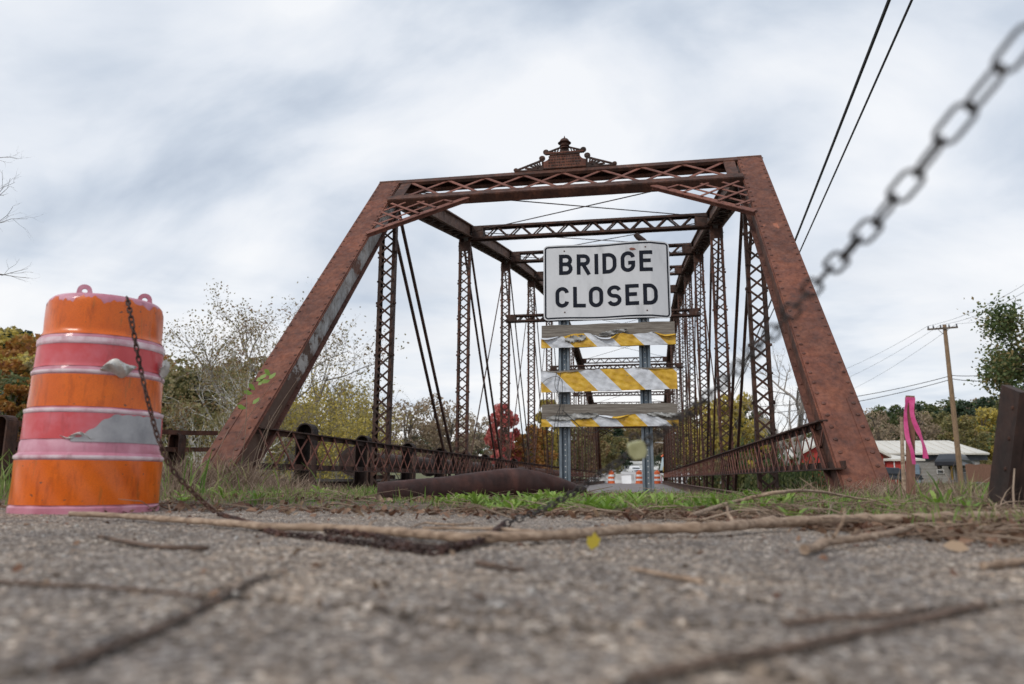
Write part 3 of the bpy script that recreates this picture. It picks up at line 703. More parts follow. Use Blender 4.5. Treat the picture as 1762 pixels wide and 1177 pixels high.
oa, ob = dens2(oa, ob); strip(mb, oa, ob, .0022); mb.build('border_line', M['black'], panel)
T = .178; HW = T/2
def arc(cx_, cy_, rx, ry, a0, a1, n=14): return [(cx_+rx*math.cos(rad(a0+(a1-a0)*i/n)), cy_+ry*math.sin(rad(a0+(a1-a0)*i/n))) for i in range(n+1)]
def glyph(ch, w):
    r_ = w/2-HW; mid = .52
    if ch == 'I': return [[(w/2, 0), (w/2, 1)]]
    if ch == 'L': return [[(HW, 1), (HW, HW), (w, HW)]]
    if ch == 'E': return [[(w, 1-HW), (HW, 1-HW), (HW, HW), (w, HW)], [(T, mid), (w*.86, mid)]]
    if ch in 'BR':
        ru = (1-HW-mid)/2; rl = (mid-HW)/2; xw = w-HW
        up_ = [(T, 1-HW)]+arc(xw-ru-.02, (1-HW+mid)/2, ru+.0, ru, 90, -90)+[(T, mid)]
        if ch == 'R': return [[(HW, 0), (HW, 1)], up_, [(w*.50, mid-.06), (w-HW*.75, 0)]]
        return [[(HW, 0), (HW, 1)], up_, [(T, mid)]+arc(xw-rl, (mid+HW)/2, rl, rl, 90, -90)+[(T, HW)]]
    if ch == 'D': r2 = .30; return [[(HW, 0), (HW, 1)], [(T, 1-HW)]+arc(w-HW-r2, 1-HW-r2, r2, r2, 90, 0)+arc(w-HW-r2, HW+r2, r2, r2, 0, -90)+[(T, HW)]]
    if ch == 'O': return [arc(w/2, 1-HW-r_, r_, r_, 0, 180)+arc(w/2, HW+r_, r_, r_, 180, 360)+[(w-HW, 1-HW-r_)]]
    if ch == 'C': return [arc(w/2, 1-HW-r_, r_, r_, 8, 180)+arc(w/2, HW+r_, r_, r_, 180, 352)]
    if ch == 'G': return [arc(w/2, 1-HW-r_, r_, r_, 8, 180)+arc(w/2, HW+r_, r_, r_, 180, 360)+[(w-HW, .44), (w*.52, .44)]]
    if ch == 'S': ry = (1-T)/4; return [arc(w/2, 1-HW-ry, r_, ry, 15, 270)+arc(w/2, HW+ry, r_, ry, 90, -165)]
def ribbon(mb, pts, hw, u0_, v0_, sc, off):
    P_ = [Vector((p[0], p[1])) for p in pts]; Q = [P_[0]]
    for p in P_[1:]:
        if (p-Q[-1]).length > 1e-4: Q.append(p)
    P_ = []
    for a, b_ in zip(Q[:-1], Q[1:]):
        n = max(1, int((b_-a).length/.05)); P_ += [a.lerp(b_, i/n) for i in range(n)]
    P_.append(Q[-1]); closed = (P_[0]-P_[-1]).length < .02; b = len(mb.v); k = len(P_)
    for i, p in enumerate(P_):
        d0 = (P_[i]-P_[i-1]).normalized() if i > 0 else ((P_[-1]-P_[-2]).normalized() if closed else None)
        d1 = (P_[i+1]-P_[i]).normalized() if i < k-1 else ((P_[1]-P_[0]).normalized() if closed else None)
        d0 = d0 or d1; d1 = d1 or d0
        n0, n1_ = Vector((-d0.y, d0.x)), Vector((-d1.y, d1.x)); mm = (n0+n1_).normalized(); L = hw/max(.35, mm.dot(n0))
        for s_ in (-1, 1):
            q = p+mm*(L*s_); mb.v.append(tuple(sp(u0_+q.x*sc, v0_+q.y*sc, off)))
    for i in range(k-1): mb.f.append((b+2*i, b+2*i+1, b+2*i+3, b+2*i+2))
CAP = .205
def word(txt, us_, vtop):
    for ch, (ua, ub) in zip(txt, us_):
        mb = MB(); sc = CAP; w = (ub-ua)/sc
        for k, st in enumerate(glyph(ch, w)): ribbon(mb, st, HW, ua, vtop-sc, sc, .0022+.0004*k)
        o = mb.build('letter', M['black'], panel)
word('BRIDGE', [(.153, .284), (.325, .458), (.496, .534), (.573, .708), (.748, .885), (.925, 1.050)], SH-.098)
word('CLOSED', [(.116, .247), (.287, .408), (.438, .575), (.613, .748), (.785, .912), (.952, 1.092)], SH-.425)
mb = MB()
for (u, v) in ((.205, SH-.062), (.985, SH-.062), (.205, .075), (.985, .068)): mb.dome(sp(u, v, .001), .008, (0, -1, 0), 8)
mb.build('bolt', M['rust_mid'], panel, True)
mb = MB(); mb.prism([(-.03, .005), (-.01, .014), (.02, .008), (.034, -.006), (.0, -.012), (-.02, -.008)], sp(.862, SH-.078, .004), X_, Z_, .002)
mb.build('rust_scab', M['rust_lace'], panel)
# torn light bracket standing behind the top edge
mb = MB(); c = at(1100, 410, SY+.25); mb.tube([c+Vector((.12, .05, -.10)), c+Vector((.04, .02, -.02)), c+Vector((-.01, 0, .012)), c+Vector((-.035, 0, .045))], [.024, .027, .03, .027], 12)
o = mb.build('broken_bracket', M['rust_black'], sg, True)
for (x, name) in ((-.742, 'post'), (.018, 'post')):
    mb = MB(); y = SY+.055; zt = 2.30
    channel(mb, (x-.03, y, -.12), (x-.03, y, zt), .028, .05, Y_, .006, -1) if False else None
    mb.box((x, y+.022, (zt-.12)/2), (.034, .006, zt+.12))
    for k in (-1, 1): mb.beam((x+k*.020, y+.022, -.12), (x+k*.034, y-.018, -.12), .001, .001) if False else mb.prism([(k*.015, .022), (k*.021, .022), (k*.034, -.018), (k*.028, -.018)], (x, y, (zt-.12)/2), X_, Y_, zt+.12); mb.box((x+k*.041, y-.019, (zt-.12)/2), (.022, .006, zt+.12))
    hl = MB()
    for k in range(int(zt/.0508)): hl.tube([(x, y+.0180, .06+k*.0508), (x, y+.0188, .06+k*.0508)], .0065, 8)
    mb.build('post', M['galv'], sg, extra=(hl, M['white_wall']))
def sheetmat():
    m_, t, b = mat('striped_sheeting', .38); tcn = t.nodes.new('ShaderNodeTexCoord'); sp_ = t.nodes.new('ShaderNodeSeparateXYZ'); t.links.new(tcn.outputs['UV'], sp_.inputs[0])
    f = N(t, 'ShaderNodeMath', operation='ADD'); t.links.new(sp_.outputs[0], f.inputs[0]); t.links.new(sp_.outputs[1], f.inputs[1])
    d = N(t, 'ShaderNodeMath', operation='FRACT'); t.links.new(f.outputs[0], d.inputs[0])
    g = N(t, 'ShaderNodeMath', operation='GREATER_THAN'); t.links.new(d.outputs[0], g.inputs[0]); g.inputs[1].default_value = .5
    v = coords(t); yr = ramp(t, [(.3, (.44, .24, .015)), (.55, (.62, .37, .025)), (.75, (.68, .46, .09))]); t.links.new(noise(t, v, 14, 6), yr.inputs[0])
    wr = ramp(t, [(.3, (.42, .44, .48)), (.6, (.66, .69, .75))]); t.links.new(noise(t, v, 9, 6), wr.inputs[0])
    c = mixc(t, g.outputs[0], yr.outputs[0], wr.outputs[0]); gm = ramp(t, [(.64, (0, 0, 0)), (.74, (1, 1, 1))]); t.links.new(noise(t, coords(t, (1, 1, 1.6)), 11, 8, .65), gm.inputs[0])
    c = mixc(t, mixc(t, .8, (0, 0, 0), gm.outputs[0]), c, (.16, .13, .09)); t.links.new(c, b.inputs['Base Color'])
    ck = t.nodes.new('ShaderNodeTexVoronoi'); ck.feature = 'DISTANCE_TO_EDGE'; ck.inputs['Scale'].default_value = 28; t.links.new(v, ck.inputs['Vector'])
    bump(t, b, noise(t, v, 34, 6), .5, .006); return m_
M['sheet'] = sheetmat()
def board(z0, z1, topfn, flapfn, ua=-.945, ub=.298, phase=0.0, tilt=0.0):
    """timber with sheeting from z0 up to topfn(u) in 0..1 of its height; flapfn(u) curls the top edge forward"""
    h_ = z1-z0; y = SY-.055
    mb = MB(); n = 24; b = len(mb.v)
    for i in range(n+1):
        u = i/n; x = ua+(ub-ua)*u; dz = tilt*(u-.5)+.003*math.sin(u*17+z0*9)
        chip = .012*max(0, math.sin(u*23+z0*5))*(u > .93)
        for (yy, zz) in ((y, z0+dz), (y, z1+dz-chip), (y+.038, z1+dz-chip), (y+.038, z0+dz)): mb.v.append((x, yy, zz))
    for i in range(n):
        for j in range(4): mb.f.append((b+4*i+j, b+4*i+(j+1) % 4, b+4*i+4+(j+1) % 4, b+4*i+4+j))
    mb.f.append((b, b+3, b+2, b+1)); mb.f.append((b+4*n, b+4*n+1, b+4*n+2, b+4*n+3))
    o = mb.build('barricade_board', M['wood_grey'], sg)
    V = []; F = []; UV = []; nu, nv = 150, 16
    r_ = np.random.default_rng(int(z0*100)+5); ph = r_.uniform(0, 6, 8)
    for i in range(nu+1):
        u = i/nu; t_ = topfn(u); fl = flapfn(u)
        for j in range(nv+1):
            v = j/nv*t_; x = ua-.004+(ub-ua+.008)*u
            wr = .0022*math.sin(u*61+ph[0]+v*9)+.0018*math.sin(u*29-v*14+ph[1])+.0012*math.sin(u*113+v*31+ph[2])
            wr += .003*max(0, math.sin(u*19+ph[3]))*v
            yy = y-.005-abs(wr)*1.3; zz = z0-.004+tilt*(u-.5)+v*(h_+.006)
            if fl > 0 and v > t_*(1-fl*.4):
                k = (v-t_*(1-fl*.4))/(t_*fl*.4); a = k*2.5; R2 = .022*fl
                zz = z0+t_*(1-fl*.4)*h_+R2*math.sin(a)+tilt*(u-.5)-.03*max(0, k-.6)*fl; yy -= R2*(1-math.cos(a))
            V.append((x, yy, zz)); UV.append((u*(ub-ua)/.43+phase-v*0, (v*h_)/.43*1.0))
    for i in range(nu):
        for j in range(nv): a = i*(nv+1)+j; F.append((a, a+nv+1, a+nv+2, a+1))
    s_ = npmesh('striped_sheeting', np.array(V), np.array(F), M['sheet'], o, True)
    uvl = s_.data.uv_layers.new(name='uv'); li = np.zeros(len(s_.data.loops), dtype=np.int32); s_.data.loops.foreach_get('vertex_index', li)
    U = np.array(UV, dtype=np.float32)[li]; uvl.data.foreach_set('uv', U.ravel())
    return o
def jag(u, a, seed): return a*(math.sin(u*23+seed)+.5*math.sin(u*51+seed*2))
board(1.375, 1.590, lambda u: .47+.10*math.sin(min(1, u*1.6)*2.6)+jag(u, .035, 1)-(.16 if .42 < u < .58 else 0)*abs(math.sin((u-.42)*20)), lambda u: max(0, math.sin(u*14+1))*.9, phase=.27, tilt=.004)
board(.957, 1.158, lambda u: 1.0-.03*abs(jag(u, 1, 2))*(u < .7), lambda u: .25*max(0, math.sin(u*9)), phase=.265, tilt=.014)
bd3 = board(.628, .832, lambda u: (.35+.18*sstep(.38, .42, u)+jag(u, .025, 4))*(1-.55*sstep(.80, .93, u)), lambda u: max(.1, math.sin(u*11+2))*.9*(u > .35), phase=.245, tilt=-.002)
# grey torn backing hanging on boards
mb = MB()
def rag(cx_, cz_, w, h_, seed, tiltz=0):
    V = []; nu, nv = 22, 7; r_ = random.Random(seed); ph = [r_.uniform(0, 6) for _ in range(4)]; b = len(mb.v)
    for i in range(nu+1):
        for j in range(nv+1):
            u, v = i/nu-.5, j/nv-.5; e_ = 1-.35*abs(math.sin(i*1.1+ph[0]))*(abs(v) > .3)
            mb.v.append((cx_+u*w, SY-.068-.014*math.sin(v*3+ph[1])**2-.010*math.sin(u*14+v*6+ph[2]), cz_+v*h_*e_*(1-(2*u)**4*.6)+tiltz*u))
    for i in range(nu):
        for j in range(nv): a = b+i*(nv+1)+j; mb.f.append((a, a+nv+1, a+nv+2, a+1))
    mb.build('torn_backing', M['sheet_grey'], bd3, True)
def rag_(*a):
    global mb
    mb = MB(); rag(*a)
rag_(-.66, .715, .48, .07, 2, .03); rag_(.17, .725, .30, .05, 6, -.02); rag_(-.62, 1.45, .20, .08, 9, .02); rag_(-.27, 1.50, .26, .05, 12, .04)
mb = MB(); rw = random.Random(8)
def wirepath(pts): 
    P_ = [Vector(p) for p in pts]; Q = []
    for i in range(len(P_)-1):
        p0, p1, p2, p3 = P_[max(0, i-1)], P_[i], P_[i+1], P_[min(len(P_)-1, i+2)]
        for k in range(8):
            t = k/8; Q.append(.5*((2*p1)+(p2-p0)*t+(2*p0-5*p1+4*p2-p3)*t*t+(-p0+3*p1-3*p2+p3)*t**3))
    Q.append(P_[-1]); return Q
def wp(*pts): return wirepath([at(x, y, SY-.09) for x, y in pts])
mb.tube(wp((965, 642), (960, 668), (963, 700), (960, 735), (962, 800)), .0028, 5)
mb.tube(wp((958, 640), (955, 665), (966, 690), (956, 720), (951, 770), (947, 830)), .0028, 5)
mb.tube(wp((930, 662), (942, 652), (958, 648), (968, 660), (964, 700)), .0024, 5)
mb.tube(wp((968, 706), (985, 722), (1005, 740), (1022, 745), (1036, 738), (1060, 745)), .0035, 5)
mb.build('tangled_wire', M['rubber_wire'], sg, True)

# ------------------------------------------------------------------ orange traffic drum
DC = Vector((-2.497, 3.02, 0))
dr = empty('traffic_drum', DC, 'scuffed orange and pink plastic traffic drum with torn sheeting at the left of the road', 'traffic drum')
def pink(name, cols, rough=.45, sc=6):
    m_, t, b = mat(name, rough); v = coords(t); r = ramp(t, cols); t.links.new(noise(t, v, sc, 8, .6), r.inputs[0])
    g = ramp(t, [(.55, (1, 1, 1)), (.72, (.55, .5, .48))]); t.links.new(noise(t, coords(t, (3, 3, .7)), 7, 7, .65), g.inputs[0])
    t.links.new(mixc(t, .7, r.outputs[0], g.outputs[0], 'MULTIPLY'), b.inputs['Base Color'])
    bump(t, b, noise(t, v, 90, 4), .15, .002); b.inputs['Coat Weight'].default_value = .25; return m_
M['d_pink'] = pink('faded_pink_plastic', [(.3, (.40, .12, .17)), (.5, (.52, .20, .27)), (.75, (.68, .40, .48))], .5)
M['d_edge'] = pink('painted_ledge_highlight', [(.3, (.55, .28, .34)), (.5, (.74, .56, .62)), (.75, (.86, .78, .81))], .45, 12)  # whitish pink that paints the bright highlights on the drum ledges
M['d_red'] = pink('red_sheeting', [(.3, (.46, .030, .035)), (.5, (.56, .055, .065)), (.72, (.60, .17, .21))], .42, 4)
def hexsheet(name, lo, hi):
    m_, t, b = mat(name, .33); v = coords(t); r = ramp(t, [(.3, lo), (.7, hi)]); t.links.new(noise(t, v, 7, 7, .6), r.inputs[0])
    vo = t.nodes.new('ShaderNodeTexVoronoi'); vo.feature = 'DISTANCE_TO_EDGE'; vo.inputs['Scale'].default_value = 130; t.links.new(v, vo.inputs['Vector'])
    g = ramp(t, [(.0, (.7, .62, .55)), (.12, (1, 1, 1))]); t.links.new(vo.outputs['Distance'], g.inputs[0])
    c = mixc(t, .6, r.outputs[0], g.outputs[0], 'MULTIPLY')
    sc_ = ramp(t, [(.62, (0, 0, 0)), (.66, (1, 1, 1))]); t.links.new(noise(t, coords(t, (6, 6, 1)), 6, 6, .6), sc_.inputs[0]); c = mixc(t, mixc(t, .5, (0, 0, 0), sc_.outputs[0]), c, (.36, .12, .02))
    gm2 = ramp(t, [(.50, (1, 1, 1)), (.70, (.48, .40, .36))]); t.links.new(noise(t, coords(t, (5, 5, 1.2)), 5, 8, .7), gm2.inputs[0]); c = mixc(t, .8, c, gm2.outputs[0], 'MULTIPLY')
    sp3 = ramp(t, [(.70, (0, 0, 0)), (.72, (1, 1, 1))]); t.links.new(noise(t, v, 45, 3, .5), sp3.inputs[0]); c = mixc(t, sp3.outputs[0], c, (.10, .05, .03))
    t.links.new(c, b.inputs['Base Color']); b.inputs['Coat Weight'].default_value = .3; b.inputs['Coat Roughness'].default_value = .12; b.inputs['Specular IOR Level'].default_value = .3
    bump(t, b, noise(t, v, 26, 4), .25, .004); return m_
M['d_orange'] = hexsheet('orange_sheeting', (.62, .105, .001), (.76, .150, .002))
prof = [(.300, 0), (.300, .024), (.293, .032), (.293, .225), (.300, .232), (.300, .243), (.286, .256), (.284, .30), (.280, .31), (.277, .425), (.282, .432), (.282, .443), (.268, .450), (.266, .595), (.272, .602), (.272, .612), (.262, .63), (.260, .64), (.258, .725), (.264, .735), (.264, .757), (.246, .785), (.243, .795), (.242, .925)]
dome_ = [(.238, .945), (.225, .960), (.19, .968), (.10, .966), (.0, .964)]
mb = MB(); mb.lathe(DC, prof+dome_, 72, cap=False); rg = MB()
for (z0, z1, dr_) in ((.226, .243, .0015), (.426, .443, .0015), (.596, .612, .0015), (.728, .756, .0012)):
    zs = np.linspace(z0, z1, 5); rg.lathe(DC, [(float(np.interp(z, [p_[1] for p_ in prof], [p_[0] for p_ in prof]))+dr_, float(z)) for z in zs], 72, cap=False)  # thin pale rings: ledge highlights put into the colour
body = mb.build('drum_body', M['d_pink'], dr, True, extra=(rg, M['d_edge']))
def band(z0, z1, material, name, topfn=None, a0=0, a1=2*math.pi, off=.003, part=None, botfn=None):
    def rad_at(z):
        for (r1, za), (r2, zb) in zip(prof[:-1], prof[1:]):
            if za <= z <= zb: return r1+(r2-r1)*(z-za)/(zb-za+1e-9)
        return prof[-1][0]
    mb = MB(); n = 120; rows = 14; b = 0
    for i in range(rows+1):
        for j in range(n+1):
            a = a0+(a1-a0)*j/n; zt = z1+(topfn(a) if topfn else 0); zb = z0+(botfn(a) if botfn else 0); z = zb+(zt-zb)*i/rows
            if z > .925: r_ = .242-(.242-.225)*min(1, (z-.925)/.035)**2
            else: r_ = rad_at(z)
            r_ += off+.0012*math.sin(a*13+z*30)
            mb.v.append((DC.x+r_*math.cos(a), DC.y+r_*math.sin(a), z))
    m1 = n+1
    for i in range(rows):
        for j in range(n): mb.f.append((i*m1+j, i*m1+j+1, (i+1)*m1+j+1, (i+1)*m1+j))
    o = mb.build(name, material, part or dr, True); return o
band(.036, .223, M['d_orange'], 'orange_band')
band(.312, .424, M['d_red'], 'red_band')
band(.452, .592, M['d_orange'], 'orange_band')
band(.628, .726, M['d_red'], 'red_band')
band(.772, .922, M['d_orange'], 'orange_band', lambda a: .012*math.sin(a*9)+.008*math.sin(a*23+1)+.005*math.sin(a*61)+.010)
# bare grey patch where the third band has torn away (faces the camera, right half)
fa = math.atan2(-DC.y, -DC.x)                       # direction to the camera
pt = band(.303, .418, M['sheet_grey'], 'bare_patch', None, fa-.42, fa+1.15, .006) if False else None
def patch(aL, aR):
    mb = MB(); n = 60; rows = 10
    for i in range(rows+1):
        for j in range(n+1):
            k = j/n; a = aL+(aR-aL)*k; hgt = min(1, .10+.9*sstep(.0, .40, k))+.04*math.sin(k*55); zb = .300; zt = zb+.122*min(1, hgt)
            z = zb+(zt-zb)*i/rows; mb.v.append((DC.x+(.2865-.02*(z-.3))*math.cos(a), DC.y+(.2865-.02*(z-.3))*math.sin(a), z))
    for i in range(rows):
        for j in range(n): mb.f.append((i*(n+1)+j, i*(n+1)+j+1, (i+1)*(n+1)+j+1, (i+1)*(n+1)+j))
    return mb.build('bare_patch', M['patch_grey'], dr, True)
M['patch_grey'] = noisy('grey_backing', [(.3, (.25, .25, .27)), (.5, (.34, .34, .36)), (.75, (.42, .42, .44))], 12, .5, 0, .2, 60)
M['foil'] = noisy('torn_silver_film', [(.3, (.30, .28, .26)), (.5, (.50, .49, .47)), (.75, (.70, .70, .69))], 25, .45, .1, .5, 50)
patch(fa-.30, fa+1.25)
def flap(aC, z, w, h_, lift, seed, name='torn_flap'):
    mb = MB(); r_ = random.Random(seed); n = 14; rows = 8; ph = [r_.uniform(0, 6) for _ in range(3)]
    for i in range(rows+1):
        for j in range(n+1):
            u, v = j/n-.5, i/rows; a = aC+u*w/.27; rr = .274+lift*math.sin(v*2.2)*(1-.6*abs(2*u))+.006*math.sin(u*21+v*9+ph[0])
            zz = z+(v-.5)*h_*(1-.9*(2*u)**2)+.01*math.sin(u*9+ph[1])
            mb.v.append((DC.x+rr*math.cos(a), DC.y+rr*math.sin(a), zz))
    for i in range(rows):
        for j in range(n): mb.f.append((i*(n+1)+j, i*(n+1)+j+1, (i+1)*(n+1)+j+1, (i+1)*(n+1)+j))
    mb.build(name, M['foil'], dr, True)
flap(fa+.24, .622, .135, .065, .05, 3); flap(fa+1.18, .655, .07, .09, .03, 5); flap(fa-.22, .322, .13, .02, .02, 7)
for (a, zz) in ((fa-.10+1.55, .965), (fa-1.75, .965)):      # two lifting lugs
    pass
for (u, v, k) in ((-.10, -.05, 0), (.155, -.075, 1)):
    tv = Vector((-math.sin(fa), math.cos(fa), 0))            # tangent: to the right seen from the camera
    c = DC+tv*(u if True else 0)+Vector((math.cos(fa), math.sin(fa), 0))*(-v*0)+Z_*(.962 if k == 0 else .95)
    pts_o = [(-.064, -.016), (-.034, .034)]+[(.031*math.cos(t_), .050+.031*math.sin(t_)) for t_ in np.linspace(math.pi*.95, .05*math.pi, 10)]+[(.034, .034), (.058, -.016)]
    hc, hr = (0, .050), .012; hole = [(hc[0]+hr*math.cos(t_), hc[1]+hr*math.sin(t_)) for t_ in np.linspace(math.pi*1.35, -.35*math.pi, 10)]
    # build as ring around the hole: outer & inner matched strips
    mb = MB(); mo = len(pts_o); inner_ = []
    for (x, y) in pts_o:
        a = math.atan2(y-hc[1], x-hc[0]); inner_.append((hc[0]+hr*math.cos(a), hc[1]+hr*math.sin(a)))
    for off in (-.009, .009):
        nn = Vector((math.cos(fa), math.sin(fa), 0))*off
        for q in (pts_o, inner_):
            for (x, y) in q: mb.v.append(tuple(c+tv*x+Z_*y+nn))
    for i in range(mo):
        j = (i+1) % mo
        mb.f += [(i, j, mo+j, mo+i), (2*mo+i, 3*mo+i, 3*mo+j, 2*mo+j), (i, 2*mo+i, 2*mo+j, j), (mo+i, mo+j, 3*mo+j, 3*mo+i)]
    mb.build('lifting_lug', M['d_pink'], dr, True)

# ------------------------------------------------------------------ chain
LP, LW, LR = .0275, .0205, .0033        # pitch, outer width, wire radius
def chain_mesh(mb, path, pitch=LP, twist=0.0, seed=1, LW=LW, LR=LR, face=False):
    P_ = [Vector(p) for p in path]; cum = [0]
    for a, b_ in zip(P_[:-1], P_[1:]): cum.append(cum[-1]+(b_-a).length)
    L = cum[-1]; n = int(L/pitch); r_ = random.Random(seed); ang = 0
    def pos(s_):
        s_ = max(0, min(L, s_)); k = 0
        while k < len(cum)-2 and cum[k+1] < s_: k += 1
        return P_[k].lerp(P_[k+1], (s_-cum[k])/max(1e-9, cum[k+1]-cum[k]))
    for i in range(n):
        c, d = pos((i+.5)*pitch), (pos((i+1)*pitch)-pos(i*pitch))
        if d.length < 1e-9: continue
        d.normalize(); u = d.orthogonal().normalized() if abs(d.z) > .95 else (Z_-d*d.z).normalized(); w = d.cross(u)
        ang = (i % 2)*math.pi/2+twist*i+r_.uniform(-.15, .15)+.6
        sdv = u*math.cos(ang)+w*math.sin(ang)
        if face:
            vd = (c-Vector((0, 0, EYE))).normalized(); f1 = d.cross(vd).normalized(); f2 = d.cross(f1); an = (i % 2)*math.pi/2+twist*i+r_.uniform(-.12, .12)+.12; sdv = f1*math.cos(an)+f2*math.sin(an)
        hl = pitch/2+LR*1.0; hw_ = LW/2-LR; st = hl-hw_; pts = []
        for k in range(7): a = -math.pi/2+math.pi*k/6; pts.append(c+d*(st+hw_*math.cos(a))+sdv*(hw_*math.sin(a)))
        for k in range(7): a = math.pi/2+math.pi*k/6; pts.append(c+d*(-st+hw_*math.cos(a))+sdv*(hw_*math.sin(a)))
        pts.append(pts[0]); pts.append(pts[1]); mb.tube(pts[:-1], LR, 7, cap=False)
ch = empty('rusty_chain', (-1.2, 2.6, 0), 'long rusty chain running from the drum over the ground and up to the right', 'chain')
def gpt(x, y, dz=.008):
    d = ray(x, y); t = (dz-EYE)/d.z; return Vector((d.x*t, d.y*t, dz))
nf = Vector((math.cos(fa), math.sin(fa), 0)); tvv = Vector((-math.sin(fa), math.cos(fa), 0))
def dp_(px, py, dist):       # point on the ray at optical depth dist
    return Vector((0, 0, EYE))+ray(px, py)*dist
c1 = wirepath([dp_(219, 512, 2.86), dp_(226, 550, 2.79), dp_(240, 625, 2.77), dp_(257, 700, 2.74), dp_(276, 765, 2.72), dp_(300, 812, 2.74), dp_(335, 850, 2.78), dp_(375, 886, 2.80)])
mb = MB(); chain_mesh(mb, c1, .0225, 0, 2); mb.build('chain_run', M['chain'], ch, True)
gpath = [gpt(375, 884), gpt(430, 900), gpt(470, 916), gpt(520, 922), gpt(590, 930), gpt(640, 936), gpt(700, 944), gpt(760, 948), gpt(820, 930), gpt(850, 915), gpt(868, 900)]
mb = MB(); chain_mesh(mb, wirepath(gpath), .0235, .12, 5)
gp2 = [gpt(560, 918), gpt(640, 926), gpt(720, 946), gpt(800, 942), gpt(850, 925)]; chain_mesh(mb, wirepath([p+Z_*.006 for p in gp2]), .0235, .2, 6)
mb.build('chain_run', M['chain'], ch, True)
air = [dp_(868, 902, 2.40), dp_(930, 878, 2.22), dp_(1000, 840, 1.95), dp_(1060, 798, 1.76), dp_(1130, 748, 1.56), dp_(1200, 697, 1.38), dp_(1270, 632, 1.20), dp_(1340, 560, 1.04), dp_(1400, 492, .92), dp_(1480, 410, .80), dp_(1560, 318, .72), dp_(1650, 205, .66), dp_(1728, 112, .62), dp_(1830, -20, .57)]
mb = MB(); chain_mesh(mb, wirepath(air), .037, .035, 9, .0245, .0024, True); mb.build('chain_run', M['chain_grey'], ch, True)
# padlock hooked on the chain
pd = empty('padlock', dp_(1090, 772, 1.6), 'dull brass padlock hanging on the blurred chain in front of the right sign post', 'padlock')
c = dp_(1096, 774, 1.60); uu = (up*.97-rt*.22).normalized(); ss = (rt*.97+up*.22).normalized(); bb_ = uu.cross(ss)
mb = MB(); mb.prism([(-.019, -.008), (-.011, -.020), (.012, -.020), (.020, -.008), (.019, .013), (.013, .019), (-.013, .019), (-.019, .013)], c, ss, uu, .018); mb.build('lock_body', M['brass'], pd, bevel=.002)
mb = MB(); mb.tube([c+ss*.010*math.cos(a)+uu*(.022+.014*math.sin(a)) for a in np.linspace(-.35, math.pi+.35, 14)], .003, 8); mb.build('shackle', M['chain_grey'], pd, True)

# ------------------------------------------------------------------ things lying about
tr = empty('bent_steel_beam', at(760, 850, 4.9), 'kinked dark rusty hollow steel beam lying in the weeds under the sign', 'scrap metal')
spine = [(642, 874, 830, 4.30), (700, 867, 825, 4.48), (760, 862, 820, 4.70), (820, 858, 811.5, 4.86), (868, 856, 805.5, 5.0), (893, 855, 805, 5.06), (925, 854, 811, 5.16), (955, 853, 819, 5.26), (985, 852, 831, 5.36), (1003, 851, 838, 5.42)]
mb = MB(); n = 20; k = len(spine)
for i, (px, yb, yt, Yd) in enumerate(spine):
    lo, hi = at(px, yb, Yd), at(px, yt, Yd); hh = (hi.z-lo.z)/2; cc = (lo+hi)/2+Vector((0, .07, 0))
    for rr_s in (1, .90):
        for q in range(n):
            a = 2*math.pi*q/n; ca_, sa_ = math.cos(a), math.sin(a); e2 = .8
            mb.v.append(tuple(cc+Vector((-.03*math.copysign(abs(ca_)**e2, ca_)*rr_s, .085*math.copysign(abs(ca_)**e2, ca_)*rr_s, hh*math.copysign(abs(sa_)**e2, sa_)*rr_s))))
for i in range(k-1):
    for o_ in (0, n):
        for q in range(n):
            a, b_ = i*2*n+o_+q, i*2*n+o_+(q+1) % n; f = (a, b_, b_+2*n, a+2*n); mb.f.append(f if o_ == 0 else f[::-1])
for i in (0, k-1):
    for q in range(n): a, b_ = i*2*n+q, i*2*n+(q+1) % n; mb.f.append((a, b_, b_+n, a+n))
mb.build('beam_shell', M['trough'], tr, True)

def gstick(name, label, pts, r0_, r1_, material, cat='stick', group=None, jag_=.0015, seed=1, twigs=0):
    """pts: (px, py, height above ground of the centre line)"""
    P_ = [gpt(x, y, z_) for x, y, z_ in pts]; Q = wirepath(P_); r_ = random.Random(seed); root = empty(name, P_[0], label, cat, group)
    R = []
    for i in range(len(Q)):
        k = i/(len(Q)-1); R.append((r0_+(r1_-r0_)*k)*(1+.12*math.sin(i*1.7+seed)+(.25 if i % 11 == 5 else 0)))
        Q[i] = Q[i]+Vector((r_.uniform(-1, 1), r_.uniform(-1, 1), r_.uniform(-.5, .5)))*jag_
    mb = MB(); mb.tube(Q, R, 9); mb.build('stem', material, root, True)
    if twigs:
        for t_ in range(twigs):
            mb = MB(); i = r_.randrange(3, len(Q)-2); d = Vector((r_.uniform(-1, 1), r_.uniform(-1, 1), r_.uniform(.1, .8))).normalized(); L = r_.uniform(.04, .12)
            mb.tube([Q[i], Q[i]+d*L*.5+Vector((0, 0, .005)), Q[i]+d*L+Vector((r_.uniform(-.02, .02), 0, 0))], [R[i]*.45, R[i]*.3, R[i]*.15], 5)
            mb.build('side_twig', material, root, True)
gstick('fallen_branch', 'long pale bare branch lying across the road from the drum to the right edge', [(120, 884, .022), (200, 887, .020), (280, 893, .018), (360, 898, .018), (470, 906, .018), (560, 908, .018), (680, 915, .018), (790, 924, .018), (900, 923, .020), (1000, 918, .020), (1080, 911, .022), (1150, 909, .024), (1230, 907, .026), (1330, 899, .028), (1450, 894, .030), (1560, 892, .032), (1660, 890, .034), (1790, 884, .036)], .009, .0165, M['stick'], 'branch', None, .0012, 2, 5)
